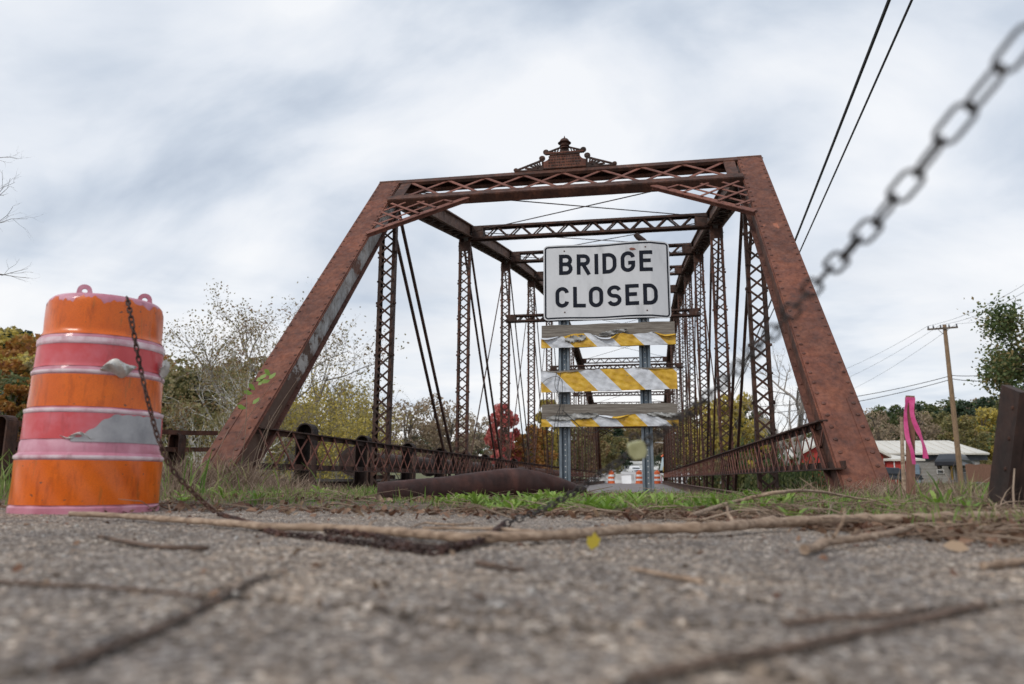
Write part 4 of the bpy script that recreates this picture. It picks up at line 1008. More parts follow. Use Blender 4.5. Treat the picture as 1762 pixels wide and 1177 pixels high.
gstick('fallen_branch', 'crooked pale forked branch lying in the dead leaves near the right edge', [(1385, 946, .012), (1440, 930, .02), (1490, 925, .02), (1540, 915, .025), (1570, 906, .03)], .010, .007, M['stick'], 'branch', None, .003, 7, 3)
gstick('fallen_branch', 'thin arching grey branch lying in the grass before the right end post', [(1190, 886, .02), (1270, 862, .06), (1340, 847, .10), (1400, 845, .10), (1480, 858, .06), (1580, 872, .02)], .009, .005, M['stick'], 'branch', None, .003, 9, 4)
gstick('fallen_stick', 'short broken brown stick lying alone on the bare asphalt right of centre', [(1085, 978, .006), (1130, 987, .007), (1180, 996, .006), (1210, 1001, .004)], .003, .0055, M['stick'], 'stick', None, .001, 3)
gstick('fallen_stick', 'dark twig lying on the asphalt in front of the drum', [(170, 922, .006), (250, 938, .006), (310, 942, .006), (358, 943, .006)], .004, .006, M['stick_dark'], 'stick', None, .001, 4)
gstick('fallen_stick', 'small dark curled twig on the asphalt just below the chain', [(820, 968, .006), (845, 972, .007), (870, 978, .005), (900, 980, .004)], .005, .003, M['stick_dark'], 'stick', None, .001, 5)
gstick('fallen_stick', 'pale cut stick pointing out of frame at the lower right edge', [(1690, 974, .008), (1740, 968, .009), (1800, 962, .010)], .0065, .007, M['stick'], 'stick', None, .001, 6)
gstick('fallen_stick', 'straight reddish stick just behind the long pale branch near the chain', [(728, 908, .008), (790, 909, .008), (850, 910, .008), (920, 914, .008)], .004, .005, M['stick'], 'stick', None, .001, 8)
gstick('fallen_stick', 'pale curved stick lying at the left in front of the weeds', [(700, 912, .008), (730, 900, .01), (780, 903, .01), (815, 900, .01)], .003, .004, M['stick'], 'stick', None, .002, 12)
gstick('fallen_stick', 'pale straight stick lying in the grass at the foot of the right end post', [(1180, 889, .012), (1240, 884, .015), (1320, 886, .012)], .006, .006, M['stick'], 'stick', None, .002, 13)
gstick('fallen_stick', 'long dark blurred twig running towards the lower right corner of the asphalt', [(1090, 1166, .006), (1230, 1136, .006), (1400, 1106, .006), (1560, 1070, .006), (1690, 1040, .005)], .0030, .0042, M['stick_dark'], 'stick', None, .0012, 21)
gstick('fallen_stick', 'dark blurred twig lying above the long one near the right edge', [(1345, 1074, .005), (1430, 1064, .006), (1530, 1058, .006), (1600, 1046, .005)], .0035, .0025, M['stick_dark'], 'stick', None, .001, 22)
gstick('fallen_stick', 'dark blurred twig running diagonally up from the lower left corner', [(90, 1152, .005), (200, 1108, .006), (300, 1068, .006), (400, 1015, .005), (455, 990, .004)], .0036, .0022, M['stick_dark'], 'stick', None, .001, 23)
gstick('fallen_stick', 'thin dark blurred twig crossing the asphalt at the left edge', [(-40, 1000, .005), (100, 1006, .005), (230, 1014, .005), (350, 1026, .004)], .0028, .002, M['stick_dark'], 'stick', None, .001, 24)
mb = MB(); c = gpt(1020, 932, .018); mb.prism([(-.004, -.018), (.012, -.010), (.018, .006), (.010, .012), (.004, .022), (-.004, .010), (-.012, .012), (-.014, -.004)], c, (rt+Y_*.2).normalized(), (Z_*.9+Y_*.3).normalized(), .001)
M['yleaf'] = leafmat('fallen_yellow_leaf', [(.45, .36, .03), (.55, .42, .04)], .3)
tag(mb.build('fallen_leaf', M['yleaf']), 'single bright yellow leaf standing up on the asphalt below the pale branch', 'leaf')

# ------------------------------------------------------------------ right foreground: rusty post, stake with ribbon
rp = empty('rusty_post', at(1730, 850, 3.45), 'dark rusty broken steel beam post leaning at the right edge', 'post')
b0_, t0_ = at(1722, 868, 3.45), at(1746, 672, 3.3); t0_.z += .0; e_ = (t0_-b0_).normalized(); sx = (X_-e_*e_.x).normalized(); fy = e_.cross(sx)
mb = MB(); Lp = (t0_-b0_).length
def off_(p, a, b_): return p+sx*a+fy*b_
mb.beam(off_(b0_, -.0, 0), off_(t0_, .0, 0), .012, .14, fy)
mb.beam(off_(b0_, .11, .065), off_(t0_-e_*.015, .11, .065), .22, .014, fy); mb.beam(off_(b0_, .11, -.065), off_(t0_-e_*.06, .11, -.065), .22, .014, fy)
mb.beam(off_(b0_, .0, 0), off_(t0_+e_*.008, .0, 0), .035, .155, fy); mb.build('beam_shaft', M['rust_black'], rp)
mb = MB(); rivets(mb, off_(b0_+e_*.1, -.018, -.04), off_(t0_, -.018, -.04), -sx, .13, .009); mb.build('rivets', M['rust_dark'], rp, True)
stk = empty('survey_stake', at(1565, 845, 4.4), 'rough brown wooden stake tied with a bright pink ribbon', 'stake')
mb = MB(); mb.beam(at(1567, 850, 4.4), at(1566, 681, 4.4), .042, .016, (0,1,0)); mb.build('stake', M['wood_brown'], stk)
mb = MB(); mb.beam(at(1566, 694, 4.4), at(1566, 684, 4.4), .046, .021, (0,1,0))
def rib(pts, w, seed):
    b = len(mb.v); Q = wirepath([at(x, y, Y) for x, y, Y in pts]); k = len(Q)
    for i, p in enumerate(Q):
        a = .55*math.sin(i*.20+seed); d = Vector((math.cos(a), math.sin(a), .12*math.sin(i*.5))); ww = w*(.95+.12*math.cos(i*.4))
        mb.v.append(tuple(p-d*ww/2)); mb.v.append(tuple(p+d*ww/2))
    for i in range(k-1): mb.f.append((b+2*i, b+2*i+1, b+2*i+3, b+2*i+2))
rib([(1561, 688, 4.37), (1558, 712, 4.37), (1561, 750, 4.36), (1569, 775, 4.35), (1573, 799, 4.36)], .022, 1)
rib([(1569, 688, 4.36), (1570, 715, 4.36), (1580, 742, 4.35), (1589, 765, 4.35), (1593, 789, 4.35)], .026, 3.6)
mb.build('ribbon', M['pink_ribbon'], stk, True)
st2 = empty('fence_stake', at(1553, 850, 5.2), 'thin grey weathered stake standing just left of the ribboned stake', 'stake')
mb = MB(); mb.tube([at(1556, 850, 5.2), at(1553, 780, 5.2), at(1551, 718, 5.2)], [.014, .012, .010], 7); mb.build('stem', M['stick'], st2, True)

# ------------------------------------------------------------------ grass, weeds, leaf litter, gravel
def blades(n, xr, yr, hfun, dens_, material, name, label, width=.004, lean=.5, seed=1, cat='grass', segs=3):
    r = np.random.default_rng(seed); x = r.uniform(*xr, n*3); y = r.uniform(*yr, n*3); k = r.uniform(0, 1, n*3) < dens_(x, y); x, y = x[k][:n], y[k][:n]; n = len(x)
    z = ground_z(x, y); h_ = hfun(x, y, r); a = r.uniform(0, 6.283, n); ln = r.uniform(.1, 1, n)*lean; w = width*r.uniform(.5, 1.4, n)*(1+h_*4)
    f = r.uniform(0, 6.283, n); V = np.zeros((n, 2*segs+1, 3)); 
    for s_ in range(segs+1):
        t = s_/segs; cx_ = x+np.cos(a)*h_*ln*t**1.8; cy_ = y+np.sin(a)*h_*ln*t**1.8; cz_ = z+h_*t*(1-.25*ln*t)
        if s_ < segs:
            ww = w*(1-t*.55); V[:, 2*s_] = np.stack([cx_-np.cos(f)*ww/2, cy_-np.sin(f)*ww/2, cz_], 1); V[:, 2*s_+1] = np.stack([cx_+np.cos(f)*ww/2, cy_+np.sin(f)*ww/2, cz_], 1)
        else: V[:, 2*segs] = np.stack([cx_, cy_, cz_], 1)
    base = (np.arange(n)*(2*segs+1))[:, None]; F = []
    for s_ in range(segs-1):
        for tri in ((2*s_, 2*s_+1, 2*s_+3), (2*s_, 2*s_+3, 2*s_+2)): F.append(base+np.array(tri))
    F.append(base+np.array((2*segs-2, 2*segs-1, 2*segs))); F = np.concatenate(F)
    return tag(npmesh(name, V.reshape(-1, 3), F, material), label, cat, kind='stuff')
edge = lambda x: 3.22-1.25*sstep(-.2, 1.4, x)
def dgrass(x, y):
    c = .5+.5*vnoise(x, y, 3.1, 4); d = sstep(.05, .6, y-edge(x)+.25*vnoise(x, y, 4, 3))
    corr = ((x > -3.4) & (x < 1.25) & (y > 7.4)); return d*(.25+.75*sstep(.3, .7, c))*(~corr)
def hgrass(x, y, r):
    b = .045+.012*sstep(3.6, 5.5, y)+.025*sstep(1.6, 2.6, x)*sstep(3.5, 5, y)+.06*sstep(3.2, 4.2, -x)*sstep(3, 4.5, y)*(1-sstep(5, 6, y))
    c = ((x > -1.2) & (x < 1.1)); b = b*np.where(c & (y > 4.5), .6, 1)
    b = b*(1-.75*np.exp(-((x+1.5)/.42)**2)*(y > 3.2)*(y < 5))*(.55+.9*np.clip(.5+.5*vnoise(x, y, 6, 41), 0, 1)); return b*r.uniform(.3, 1.4, len(x))
blades(70000, (-6.5, 6.5), (2.0, 9.5), hgrass, dgrass, M['grass'], 'grass', 'patchy autumn grass between the asphalt and the bridge', .0045, .8, 3)
blades(11000, (-4.8, -1.6), (3.4, 7.5), lambda x, y, r: r.uniform(.05, .42, len(x))*(.3+.7*np.exp(-((x+3.7)**2/.6+(y-5.7)**2/.9))), lambda x, y: .05+.95*np.exp(-((x+3.5)**2/.5+(y-5.6)**2/1.2)), M['straw'], 'dead_stems', 'tangle of dead brown stems around the foot of the left end post', .0034, 1.5, 8, 'dead stems')
blades(2600, (1.1, 5.5), (3.2, 8), lambda x, y, r: r.uniform(.04, .14, len(x))*(1+1.2*(r.uniform(0, 1, len(x)) > .93)), lambda x, y: .3+.7*sstep(.4, .7, .5+.5*vnoise(x, y, 2.2, 6)), M['straw'], 'dead_stems', 'dead brown stalks standing in the grass at the right', .003, 1.0, 9, 'dead stems')
blades(1500, (-4.5, 5), (3.6, 7), lambda x, y, r: r.uniform(.08, .20, len(x))*np.where((x > -3.2) & (x < 1.2), .5, 1), lambda x, y: .5+.5*vnoise(x, y, 2, 12), M['grass'], 'tall_grass', 'taller single grass blades sticking up out of the turf', .0055, .7, 10)
blades(900, (-7.5, -2.2), (3.3, 6.5), lambda x, y, r: r.uniform(.15, .38, len(x)), lambda x, y: sstep(-2.4, -3.4, x)+0*y, M['grass'], 'tall_grass', 'tall green grass at the far left behind the orange drum', .006, .8, 11)
def rosettes():
    r = np.random.default_rng(5); V = []; F = []
    spots = [(r.normal(-.42, .50), 3.25+1.1*r.uniform()**1.3) for _ in range(200)]+[(r.uniform(.3, 2.2), r.uniform(2.7, 4.6)) for _ in range(26)]+[(r.uniform(-3.3, -1.7), r.uniform(3.6, 5)) for _ in range(22)]
    for (x, y) in spots:
        if .5+.5*vnoise(x, y, 5, 44) < .33: continue
        if -2.0 < x < -1.1: continue
        if x < -1.15 and y > 3.2 and r.uniform() < .75 and x > -1.9: continue
        z = float(ground_z(x, y)); n = r.integers(9, 18); s_ = r.uniform(.45, 1.1)
        for k in range(n):
            a = r.uniform(0, 6.28); L = r.uniform(.05, .115)*s_; el = r.uniform(.35, 1.25); d = np.array([math.cos(a), math.sin(a), 0]); sd_ = np.array([-math.sin(a), math.cos(a), 0]); b = len(V)
            w = L*r.uniform(.12, .2)
            for (t, ww) in ((0, .25), (.3, .8), (.55, .75), (.62, 1.05), (.85, .9), (1, .15)):
                c = np.array([x, y, z])+d*L*t*math.cos(el*(1-.4*t))+np.array([0, 0, 1])*L*math.sin(el)*t*(1-.25*t)
                V.append(c-sd_*w*ww/2+[0, 0, .004*ww]); V.append(c+sd_*w*ww/2+[0, 0, .004*ww])
            for q in range(5): F.append((b+2*q, b+2*q+1, b+2*q+3, b+2*q+2))
    tag(npmesh('broadleaf_weeds', np.array(V), np.array(F), M['weed']), 'bright green leafy weeds growing along the edge of the asphalt', 'weeds', kind='stuff')
rosettes()
def litter(n, xr, yr, dens_, size, material, name, label, seed, thick=False, cat='dead leaves', lift=.012):
    r = np.random.default_rng(seed); x = r.uniform(*xr, n*4); y = r.uniform(*yr, n*4); k = r.uniform(0, 1, n*4) < dens_(x, y); x, y = x[k][:n], y[k][:n]; n = len(x)
    z = ground_z(x, y); c = np.stack([x, y, z+r.uniform(0, lift, n)], 1); s_ = r.uniform(*size, n)
    if thick:
        o = np.array([(1,0,0), (-1,0,0), (0,1,0), (0,-1,0), (0,0,1), (0,0,-1)]); V = o[None]*s_[:, None, None]*r.uniform(.6, 1.3, (n, 6, 1))+r.normal(0, .15, (n, 6, 3))*s_[:, None, None]
        F0 = np.array([(0,2,4), (2,1,4), (1,3,4), (3,0,4), (2,0,5), (1,2,5), (3,1,5), (0,3,5)]); V = V*np.array([1, 1, .7]); V = V+c[:, None]
        F = (np.arange(n)*6)[:, None, None]+F0[None]; return tag(npmesh(name, V.reshape(-1, 3), F.reshape(-1, 3), material), label, cat, kind='stuff')
    a = r.uniform(0, 6.28, n); tl = r.normal(0, .5, (n, 2)); ax = np.stack([np.cos(a), np.sin(a), tl[:, 0]], 1); ay = np.stack([-np.sin(a), np.cos(a), tl[:, 1]], 1)
    sh = np.array([(-1, 0, 0), (-.3, .55, .25), (.5, .45, .3), (1, 0, .1), (.4, -.5, .3), (-.4, -.45, .25), (0, 0, 0)])
    V = c[:, None]+s_[:, None, None]*(sh[None, :, 0:1]*ax[:, None]+sh[None, :, 1:2]*ay[:, None])+np.array([0, 0, 1])*(sh[None, :, 2:3]*s_[:, None, None]*r.uniform(.3, 1.6, (n, 1, 1)))
    F0 = np.array([(6, 0, 5), (6, 1, 0), (6, 2, 1), (6, 3, 2), (6, 4, 3), (6, 5, 4)]); F = (np.arange(n)*7)[:, None, None]+F0[None]
    return tag(npmesh(name, V.reshape(-1, 3), F.reshape(-1, 3), material), label, cat, kind='stuff')
dl = lambda x, y: np.exp(-((y-edge(x)-.05)/.28)**2)*(.22+.88*sstep(-1.3, .6, x))+.12*sstep(.2, .8, y-edge(x))*(y < 6.5)+1.0*sstep(.35, .9, x)*np.exp(-((y-edge(x)+.12)/.30)**2)+.5*sstep(.2, .8, x)*sstep(0, .3, y-edge(x))*(1-sstep(1.2, 2, y-edge(x)))
litter(13000, (-3.5, 4), (1.5, 6.5), dl, (.009, .026), M['litter'], 'leaf_litter', 'brown dead leaves gathered along the edge of the asphalt', 21)
litter(520, (-3, 2.5), (.8, 3.4), lambda x, y: .4+0*x, (.004, .012), M['litter'], 'leaf_bits', 'crumbs of dead leaf scattered on the asphalt', 22, lift=.004)
litter(9000, (-3.2, 2.6), (.42, 3.5), lambda x, y: .25+.75*sstep(.9, 2.6, y), (.0012, .0042), M['pebble'], 'loose_gravel', 'loose grit and small stones lying on the old asphalt', 23, True, 'gravel', .002)
litter(900, (-3.2, 2.6), (.8, 3.5), lambda x, y: .5+0*x, (.0035, .0085), M['pebble'], 'small_stones', 'larger pale stones scattered on the asphalt', 24, True, 'gravel', .002)
blades(2200, (.9, 2.6), (4.3, 6.6), lambda x, y, r: r.uniform(.04, .20, len(x)), lambda x, y: np.exp(-((x-1.75)**2/.18+(y-5.5)**2/.5)), M['straw'], 'dead_stems', 'dead vines and stalks gathered around the foot of the right end post', .0032, 1.6, 18, 'dead stems')
def twigs(n, seed, name, label, dens_):
    r = np.random.default_rng(seed); mb = MB(); c = 0
    while c < n:
        x, y = r.uniform(-3.2, 3.6), r.uniform(1.6, 6.3)
        if r.uniform() > dens_(np.array([x]), np.array([y]))[0]: continue
        c += 1; z = float(ground_z(x, y)); a = r.normal(0, .7)+(math.pi if r.uniform() < .5 else 0); L = r.uniform(.05, .30); w = r.uniform(.0012, .0035); e_ = r.uniform(-.05, .25)
        p = Vector((x, y, z+.006)); q = p+Vector((math.cos(a)*L, math.sin(a)*L, L*e_)); mid_ = (p+q)/2+Vector((r.normal(0, .01), r.normal(0, .01), abs(r.normal(0, .012))))
        mb.tube([p, mid_, q], [w, w*.9, w*.5], 4)
    tag(mb.build(name, M['straw'], None, True), label, 'twigs', kind='stuff')
twigs(2100, 31, 'scattered_twigs', 'thin dead twigs strewn over the leaves and grass edge', lambda x, y: np.clip(dl(x, y)*1.2, 0, 1))
# creeper on the left end post
cr_ = empty('creeper', at(455, 700, 6.0), 'thin creeper stems with a few green leaves in front of the left end post', 'climbing plant')
mb = MB(); rr_ = random.Random(5)
for k in range(16):
    x0 = rr_.uniform(340, 450); y0 = 850; x1 = x0+rr_.uniform(20, 110); y1 = rr_.uniform(640, 800); Yd = rr_.uniform(5.3, 6.0)
    mb.tube(wirepath([at(x0, y0, Yd), at(x0+(x1-x0)*.35+rr_.uniform(-12, 12), y0+(y1-y0)*.5, Yd), at(x1, y1, Yd+.1)]), .0022, 4)
mb.build('creeper_stem', M['straw'], cr_, True)
mb = MB()
for (px, py) in ((447, 652), (452, 648), (460, 640), (449, 658), (433, 665), (426, 675), (456, 656), (468, 647), (415, 700), (440, 690)):
    c = at(px, py, 5.9); a = rr_.uniform(-1, 1); ax = Vector((math.cos(a), .3, math.sin(a))); ay = Vector((-math.sin(a), .2, math.cos(a)))
    mb = MB(); mb.prism([(-.035, 0), (-.01, .02), (.03, .008), (.042, 0), (.02, -.02), (-.015, -.018)], c, ax, ay, .001); mb.build('creeper_leaf', M['weed'], cr_)

# ------------------------------------------------------------------ trees
def rvec(r): v = r.normal(0, 1, 3); return Vector(v/np.linalg.norm(v))
def grow(mb, r, p, d, L, R, lvl, mx_, tips, wander=.25, kids=(3, 6), spread=.9, tropism=.12, ratio=.62, sides=(7, 5, 4, 3, 3)):
    segs = max(3, int(5-lvl)); P_ = [p]; Rs = [R]; dd = d.copy()
    for i in range(segs):
        dd = (dd+rvec(r)*wander*(.5+.35*lvl)+Z_*tropism).normalized(); P_.append(P_[-1]+dd*(L/segs)); Rs.append(R*(1-.72*(i+1)/segs) if lvl else R*(1-.55*(i+1)/segs))
    mb.tube(P_, Rs, sides[min(lvl, 4)], cap=False)
    if lvl >= mx_:
        tips.extend(P_[1:]); return
    n = int(r.integers(kids[0], kids[1]+1))
    for k in range(n):
        t = (.35 if lvl == 0 else .2)+(1-(.35 if lvl == 0 else .2))*(k+r.uniform(.2, .9))/n; f = min(t, .999)*segs; i = int(f); q = P_[i].lerp(P_[i+1], f-i)
        ax = (P_[i+1]-P_[i]).normalized(); sdv = rvec(r); sdv = (sdv-ax*sdv.dot(ax)).normalized(); nd = (ax+sdv*spread*r.uniform(.6, 1.3)).normalized()
        grow(mb, r, q, nd, L*ratio*r.uniform(.75, 1.2)*(1.1-.35*t), Rs[i]*.58, lvl+1, mx_, tips, wander, kids, spread, tropism, ratio, sides)
    if lvl: tips.append(P_[-1])
def leaves(P_, n_per, jit, size, r):
    P_ = np.array([tuple(p) for p in P_]); n = len(P_)*n_per; c = np.repeat(P_, n_per, 0)+r.normal(0, jit, (n, 3)); return leafcards(c, size, r)
def leafcards(c, size, r):
    n = len(c); a = r.normal(0, 1, (n, 3)); a /= np.linalg.norm(a, axis=1)[:, None]; b = r.normal(0, 1, (n, 3)); b -= a*(a*b).sum(1)[:, None]; b /= np.linalg.norm(b, axis=1)[:, None]
    s_ = r.uniform(*size, n)[:, None]; V = np.stack([c-a*s_, c+b*s_*.6+a*s_*.1, c+a*s_, c-b*s_*.6+a*s_*.1], 1); F = (np.arange(n)*4)[:, None]+np.arange(4)[None]
    return V.reshape(-1, 3), F
def branchy(name, label, loc, h_, R, seed, bark, leafm=None, n_per=2, jit=.3, size=(.06, .14), levels=4, cat='tree', group=None, kids=(3, 5), spread=.9, ratio=.6, lean=(0, 0), wander=.25, tropism=.12, keep=1.0, fork=1, low=0):
    r = np.random.default_rng(seed); loc = Vector(loc); root = empty(name, loc, label, cat, group); mb = MB(); tips = []
    for k in range(fork):
        d = Vector((lean[0]+(r.uniform(-.3, .3) if fork > 1 else 0), lean[1]+(r.uniform(-.3, .3) if fork > 1 else 0), 1)).normalized()
        grow(mb, r, loc+Vector((.2*k, .1*k, 0)), d, h_*.62*(r.uniform(.7, 1.05) if fork > 1 else 1), R, 0, levels, tips, wander, kids, spread, tropism, ratio)
    zmax = max(v[2] for v in mb.v); k_ = h_/(zmax-loc.z); f = lambda v: tuple(loc+(Vector(v)-loc)*k_)
    mb.v = [f(v) for v in mb.v]; tips = [f(t) for t in tips]
    mb.build('trunk', bark, root, True)
    if leafm is not None:
        tips = [t for t in tips if r.uniform() < keep and t[2] > loc.z+low*h_]; V, F = leaves(tips, n_per, jit, size, r); npmesh('crown', V, F, leafm, root)
    return root
def dense_mesh(seed, h_, w, clumps, per, leaf, conic=False, base=.18):
    """local-space crown and trunk for a leafy tree: returns two meshes"""
    r = np.random.default_rng(seed); C = []; T = MB(); T.tube([(0, 0, -.5), (.05*w, 0, h_*.3), (0, .04*w, h_*.62), (0, 0, h_*.9)], [h_*.028, h_*.022, h_*.013, h_*.004], 7)
    for k in range(clumps):
        t = r.uniform(base, 1)
        if conic: rr = w/2*(1-t)**.8*r.uniform(.55, 1.05)+.02*w
        else: rr = w/2*math.sqrt(max(.02, 1-((t-.52)/.52)**2))*r.uniform(.35, 1.02)
        a = r.uniform(0, 6.28); c = np.array([rr*math.cos(a), rr*math.sin(a), h_*t]); s_ = (w*.13 if not conic else w*.10)*r.uniform(.6, 1.35)
        T.tube([(0, 0, h_*t*.7), tuple(c*[.5, .5, 1]-[0, 0, h_*.05]), tuple(c)], [h_*.008, h_*.005, h_*.002], 3, cap=False)
        pts = r.normal(0, 1, (per, 3)); pts /= np.linalg.norm(pts, axis=1)[:, None]; pts *= (r.uniform(.25, 1, per)**.5)[:, None]*s_*np.array([1, 1, .75 if not conic else .45]); C.append(c+pts)
    V, F = leafcards(np.concatenate(C), leaf, r); return V, F, T
PROTO = {}
def dense(name, label, loc, h_, w, kind, leafm, bark='bark', group=None, rot=0, cat='tree'):
    """copies of a few crown shapes, each tree its own trunk and crown object"""
    if kind not in PROTO:
        cfg = {'round': (1, 1, .85, 46, 130, (.016, .034), False), 'wide': (2, 1, 1.15, 54, 130, (.014, .030), False), 'tall': (3, 1, .55, 44, 120, (.015, .030), False), 'conifer': (4, 1, .5, 150, 70, (.010, .022), True), 'bushy': (5, 1, 1.5, 44, 110, (.018, .038), False, .02), 'loose': (6, 1, .9, 34, 60, (.012, .024), False)}[kind]
        V, F, T = dense_mesh(cfg[0], cfg[1], cfg[2], cfg[3], cfg[4], cfg[5], cfg[6], cfg[7] if len(cfg) > 7 else .18)
        oc = npmesh('crown', V, F, leafm); ot = T.build('trunk', M['bark'], None, True); PROTO[kind] = (oc, ot, True)
    oc, ot, first = PROTO[kind]
    root = empty(name, loc, label, cat, group)
    if first: a, b = oc, ot; PROTO[kind] = (oc, ot, False)
    else: a, b = oc.copy(), ot.copy(); COL.objects.link(a); COL.objects.link(b)
    for o, m_ in ((a, leafm), (b, M[bark])):
        o.parent = root; o.location = (0, 0, 0); o.material_slots[0].link = 'OBJECT'; o.material_slots[0].material = m_
    root.scale = (h_*w, h_*w, h_); root.rotation_euler = (0, 0, rot); return root
def base_at(px, Y, z=None):
    p = at(px, 825, Y); zz = float(ground_z(p.x, Y)) if z is None else z; return Vector((p.x, Y, zz))
def top_h(px, py, Y, z0): return at(px, py, Y).z-z0
# big sycamore on the left
def tree_to(fn, px, py_top, Y, **k):
    b = base_at(px, Y); return b, top_h(px, py_top, Y, b.z)
b, h_ = tree_to(None, 440, 488, 42)
branchy('sycamore_tree', 'tall spreading sycamore with sparse brown leaves above the left end post', b, h_, .36, 12, M['bark_pale'], M['l_brown'], 3, .35, (.05, .11), 4, kids=(5, 6), spread=.95, ratio=.62, keep=.6)
b, h_ = tree_to(None, 325, 560, 36)
branchy('sycamore_tree', 'white-barked leaning sycamore just right of the drum', b, h_, .30, 23, M['bark_white'], M['l_brown'], 3, .3, (.05, .10), 4, kids=(4, 5), spread=.95, ratio=.6, keep=.6, lean=(-.12, 0), fork=2)
b, h_ = tree_to(None, 388, 610, 34)
branchy('sycamore_tree', 'slim white-barked sycamore stems behind the left end post foot', b, h_, .22, 31, M['bark_white'], M['l_olive'], 4, .35, (.05, .10), 3, kids=(4, 6), spread=.8, ratio=.55, fork=2)
b, h_ = tree_to(None, 520, 560, 46)
branchy('bare_tree', 'thin-leaved tree seen just right of the left end post', b, h_, .22, 35, M['bark_pale'], M['l_tan'], 3, .3, (.05, .10), 4, kids=(4, 5), keep=.5)
for k, (px, py, Y, sd_, lf, lb) in enumerate([(590, 600, 48, 41, 'l_yellow', 'spindly sapling with yellow leaves left of the first latticed post'), (545, 640, 40, 42, 'l_yellow', 'yellow-leaved young tree beyond the left hand rail'), (625, 650, 44, 43, 'l_yellow', 'thin upright sapling touching the left edge of the first latticed post'), (490, 650, 38, 44, 'l_yellow', 'yellow-green young tree close to the left end post'), (575, 655, 37, 45, 'l_yellow', 'low yellow thicket of stems over the round-topped posts')]):
    b, h_ = tree_to(None, px, py, Y); branchy('sapling', lb, b, h_, .10, sd_, M['bark_pale'], M[lf], 3, .30, (.045, .10), 3, 'tree', 'saplings on the left river bank', (4, 7), .55, .6, tropism=.3, fork=3, keep=.8)
b, h_ = tree_to(None, 712, 645, 44); branchy('bare_tree', 'dark bare crooked tree between the first and second latticed posts', b, h_, .24, 52, M['bark'], M['l_tan'], 1, .2, (.05, .1), 4, kids=(3, 5), spread=1.0, keep=.05, wander=.4)
b, h_ = tree_to(None, 1365, 560, 52); branchy('bare_tree', 'bare fine-twigged tree between the right latticed posts and end post', b, h_, .30, 57, M['bark_pale'], M['l_tan'], 1, .2, (.05, .1), 4, kids=(4, 6), spread=1.0, keep=.04, wander=.35)
rr_ = np.random.default_rng(77)
CN = {'l_olive': 'olive', 'l_orange': 'orange', 'l_brown': 'brown', 'l_green': 'green', 'l_yellow': 'yellow', 'l_dark': 'dark green', 'l_tan': 'pale tan'}
def row(specs, name, group, kindpick, cat='tree'):
    for (px, py, Y, w, kd, lf, lab) in specs:
        b = base_at(px, Y); h_ = top_h(px, py, Y, b.z); dense(name, lab, b, h_*1.06, w, kd, M[lf], 'bark', group, float(rr_.uniform(0, 6)), cat)
row([(340, 650, 62, 1.0, 'wide', 'l_olive', 'olive tree mass behind the white sycamore stems'),
     (285, 665, 60, .9, 'round', 'l_olive', 'olive tree peeping out right beside the drum'),
     (430, 640, 66, 1.0, 'round', 'l_brown', 'brown-olive tree behind the left end post'),
     (480, 705, 58, .6, 'loose', 'l_yellow', 'yellow shrub mass just right of the left end post foot'),
     (570, 672, 64, .9, 'loose', 'l_yellow', 'loose yellow tree left of the first latticed post'),
     (635, 700, 72, 1.0, 'loose', 'l_tan', 'tan thin tree behind the first latticed post'),
     (700, 700, 90, 1.0, 'loose', 'l_tan', 'pale brown bare-looking tree between the first two posts'),
     (745, 692, 100, 1.1, 'loose', 'l_tan', 'rounded brown bare-looking tree left of the second latticed post'),
     (775, 705, 92, .9, 'loose', 'l_tan', 'brown thin tree touching the second latticed post'),
     (820, 722, 110, 1.0, 'loose', 'l_tan', 'low brown tree right of the second latticed post'),
     (870, 706, 74, .72, 'tall', 'l_red', 'bright red tree behind the third latticed post'),
     (905, 742, 78, 1.0, 'round', 'l_orange', 'small orange tree right of the red tree'),
     (938, 700, 82, .8, 'tall', 'l_yellow', 'yellow-green tree left of the sign post'),
     (970, 728, 96, .9, 'round', 'l_olive', 'olive tree behind the left sign post'),
     (1036, 730, 150, 1.0, 'round', 'l_olive', 'olive tree left of the conifer down the road'),
     (1012, 742, 130, .9, 'round', 'l_brown', 'brown tree at the far end of the left truss'),
     ], 'leafy_tree', 'trees across the river on the left', None)
row([(1064, 738, 210, 1.35, 'conifer', 'l_dark', 'dark green conifer straight down the road above the white house')], 'conifer_tree', None, None)
row([(1046, 741, 235, 1.0, 'round', 'l_olive', 'yellow-olive tree behind the left side of the conifer'),
     (1092, 741, 290, 1.2, 'wide', 'l_brown', 'brown tree behind the right side of the conifer'),
     (1112, 738, 300, 1.2, 'wide', 'l_olive', 'olive tree behind the right sign post'),
     (1135, 738, 280, 1.1, 'round', 'l_tan', 'tan tree at the right end of the road view'),
     (1142, 785, 150, 1.0, 'bushy', 'l_dark', 'dark bush beside the pale blue machine'),
     (1180, 725, 120, .9, 'tall', 'l_yellow', 'yellow tree behind the crowded right posts'),
     (1205, 712, 100, .9, 'round', 'l_olive', 'olive tree behind the third right post'),
     (1232, 700, 84, .9, 'round', 'l_yellow', 'yellow tree left of the second right latticed post'),
     (1268, 690, 66, .85, 'round', 'l_yellow', 'golden leafy tree between the first two right latticed posts'),
     (1296, 705, 70, .6, 'round', 'l_green', 'green tree behind the first right latticed post'),
     (1345, 815, 40, .35, 'bushy', 'l_green', 'low green bush under the right hand rail by the barn'),
     (1398, 813, 46, .30, 'bushy', 'l_green', 'low green bush below the red barn wall'),
     (1290, 800, 34, .55, 'bushy', 'l_green', 'low green bush under the right hand rail near its middle'),
     (1232, 806, 44, .5, 'bushy', 'l_olive', 'low olive bush under the right hand rail far along'),
     (1335, 810, 30, .35, 'bushy', 'l_green', 'low green bush seen under the right lattice rail')], 'leafy_tree', 'trees across the river on the right', None)
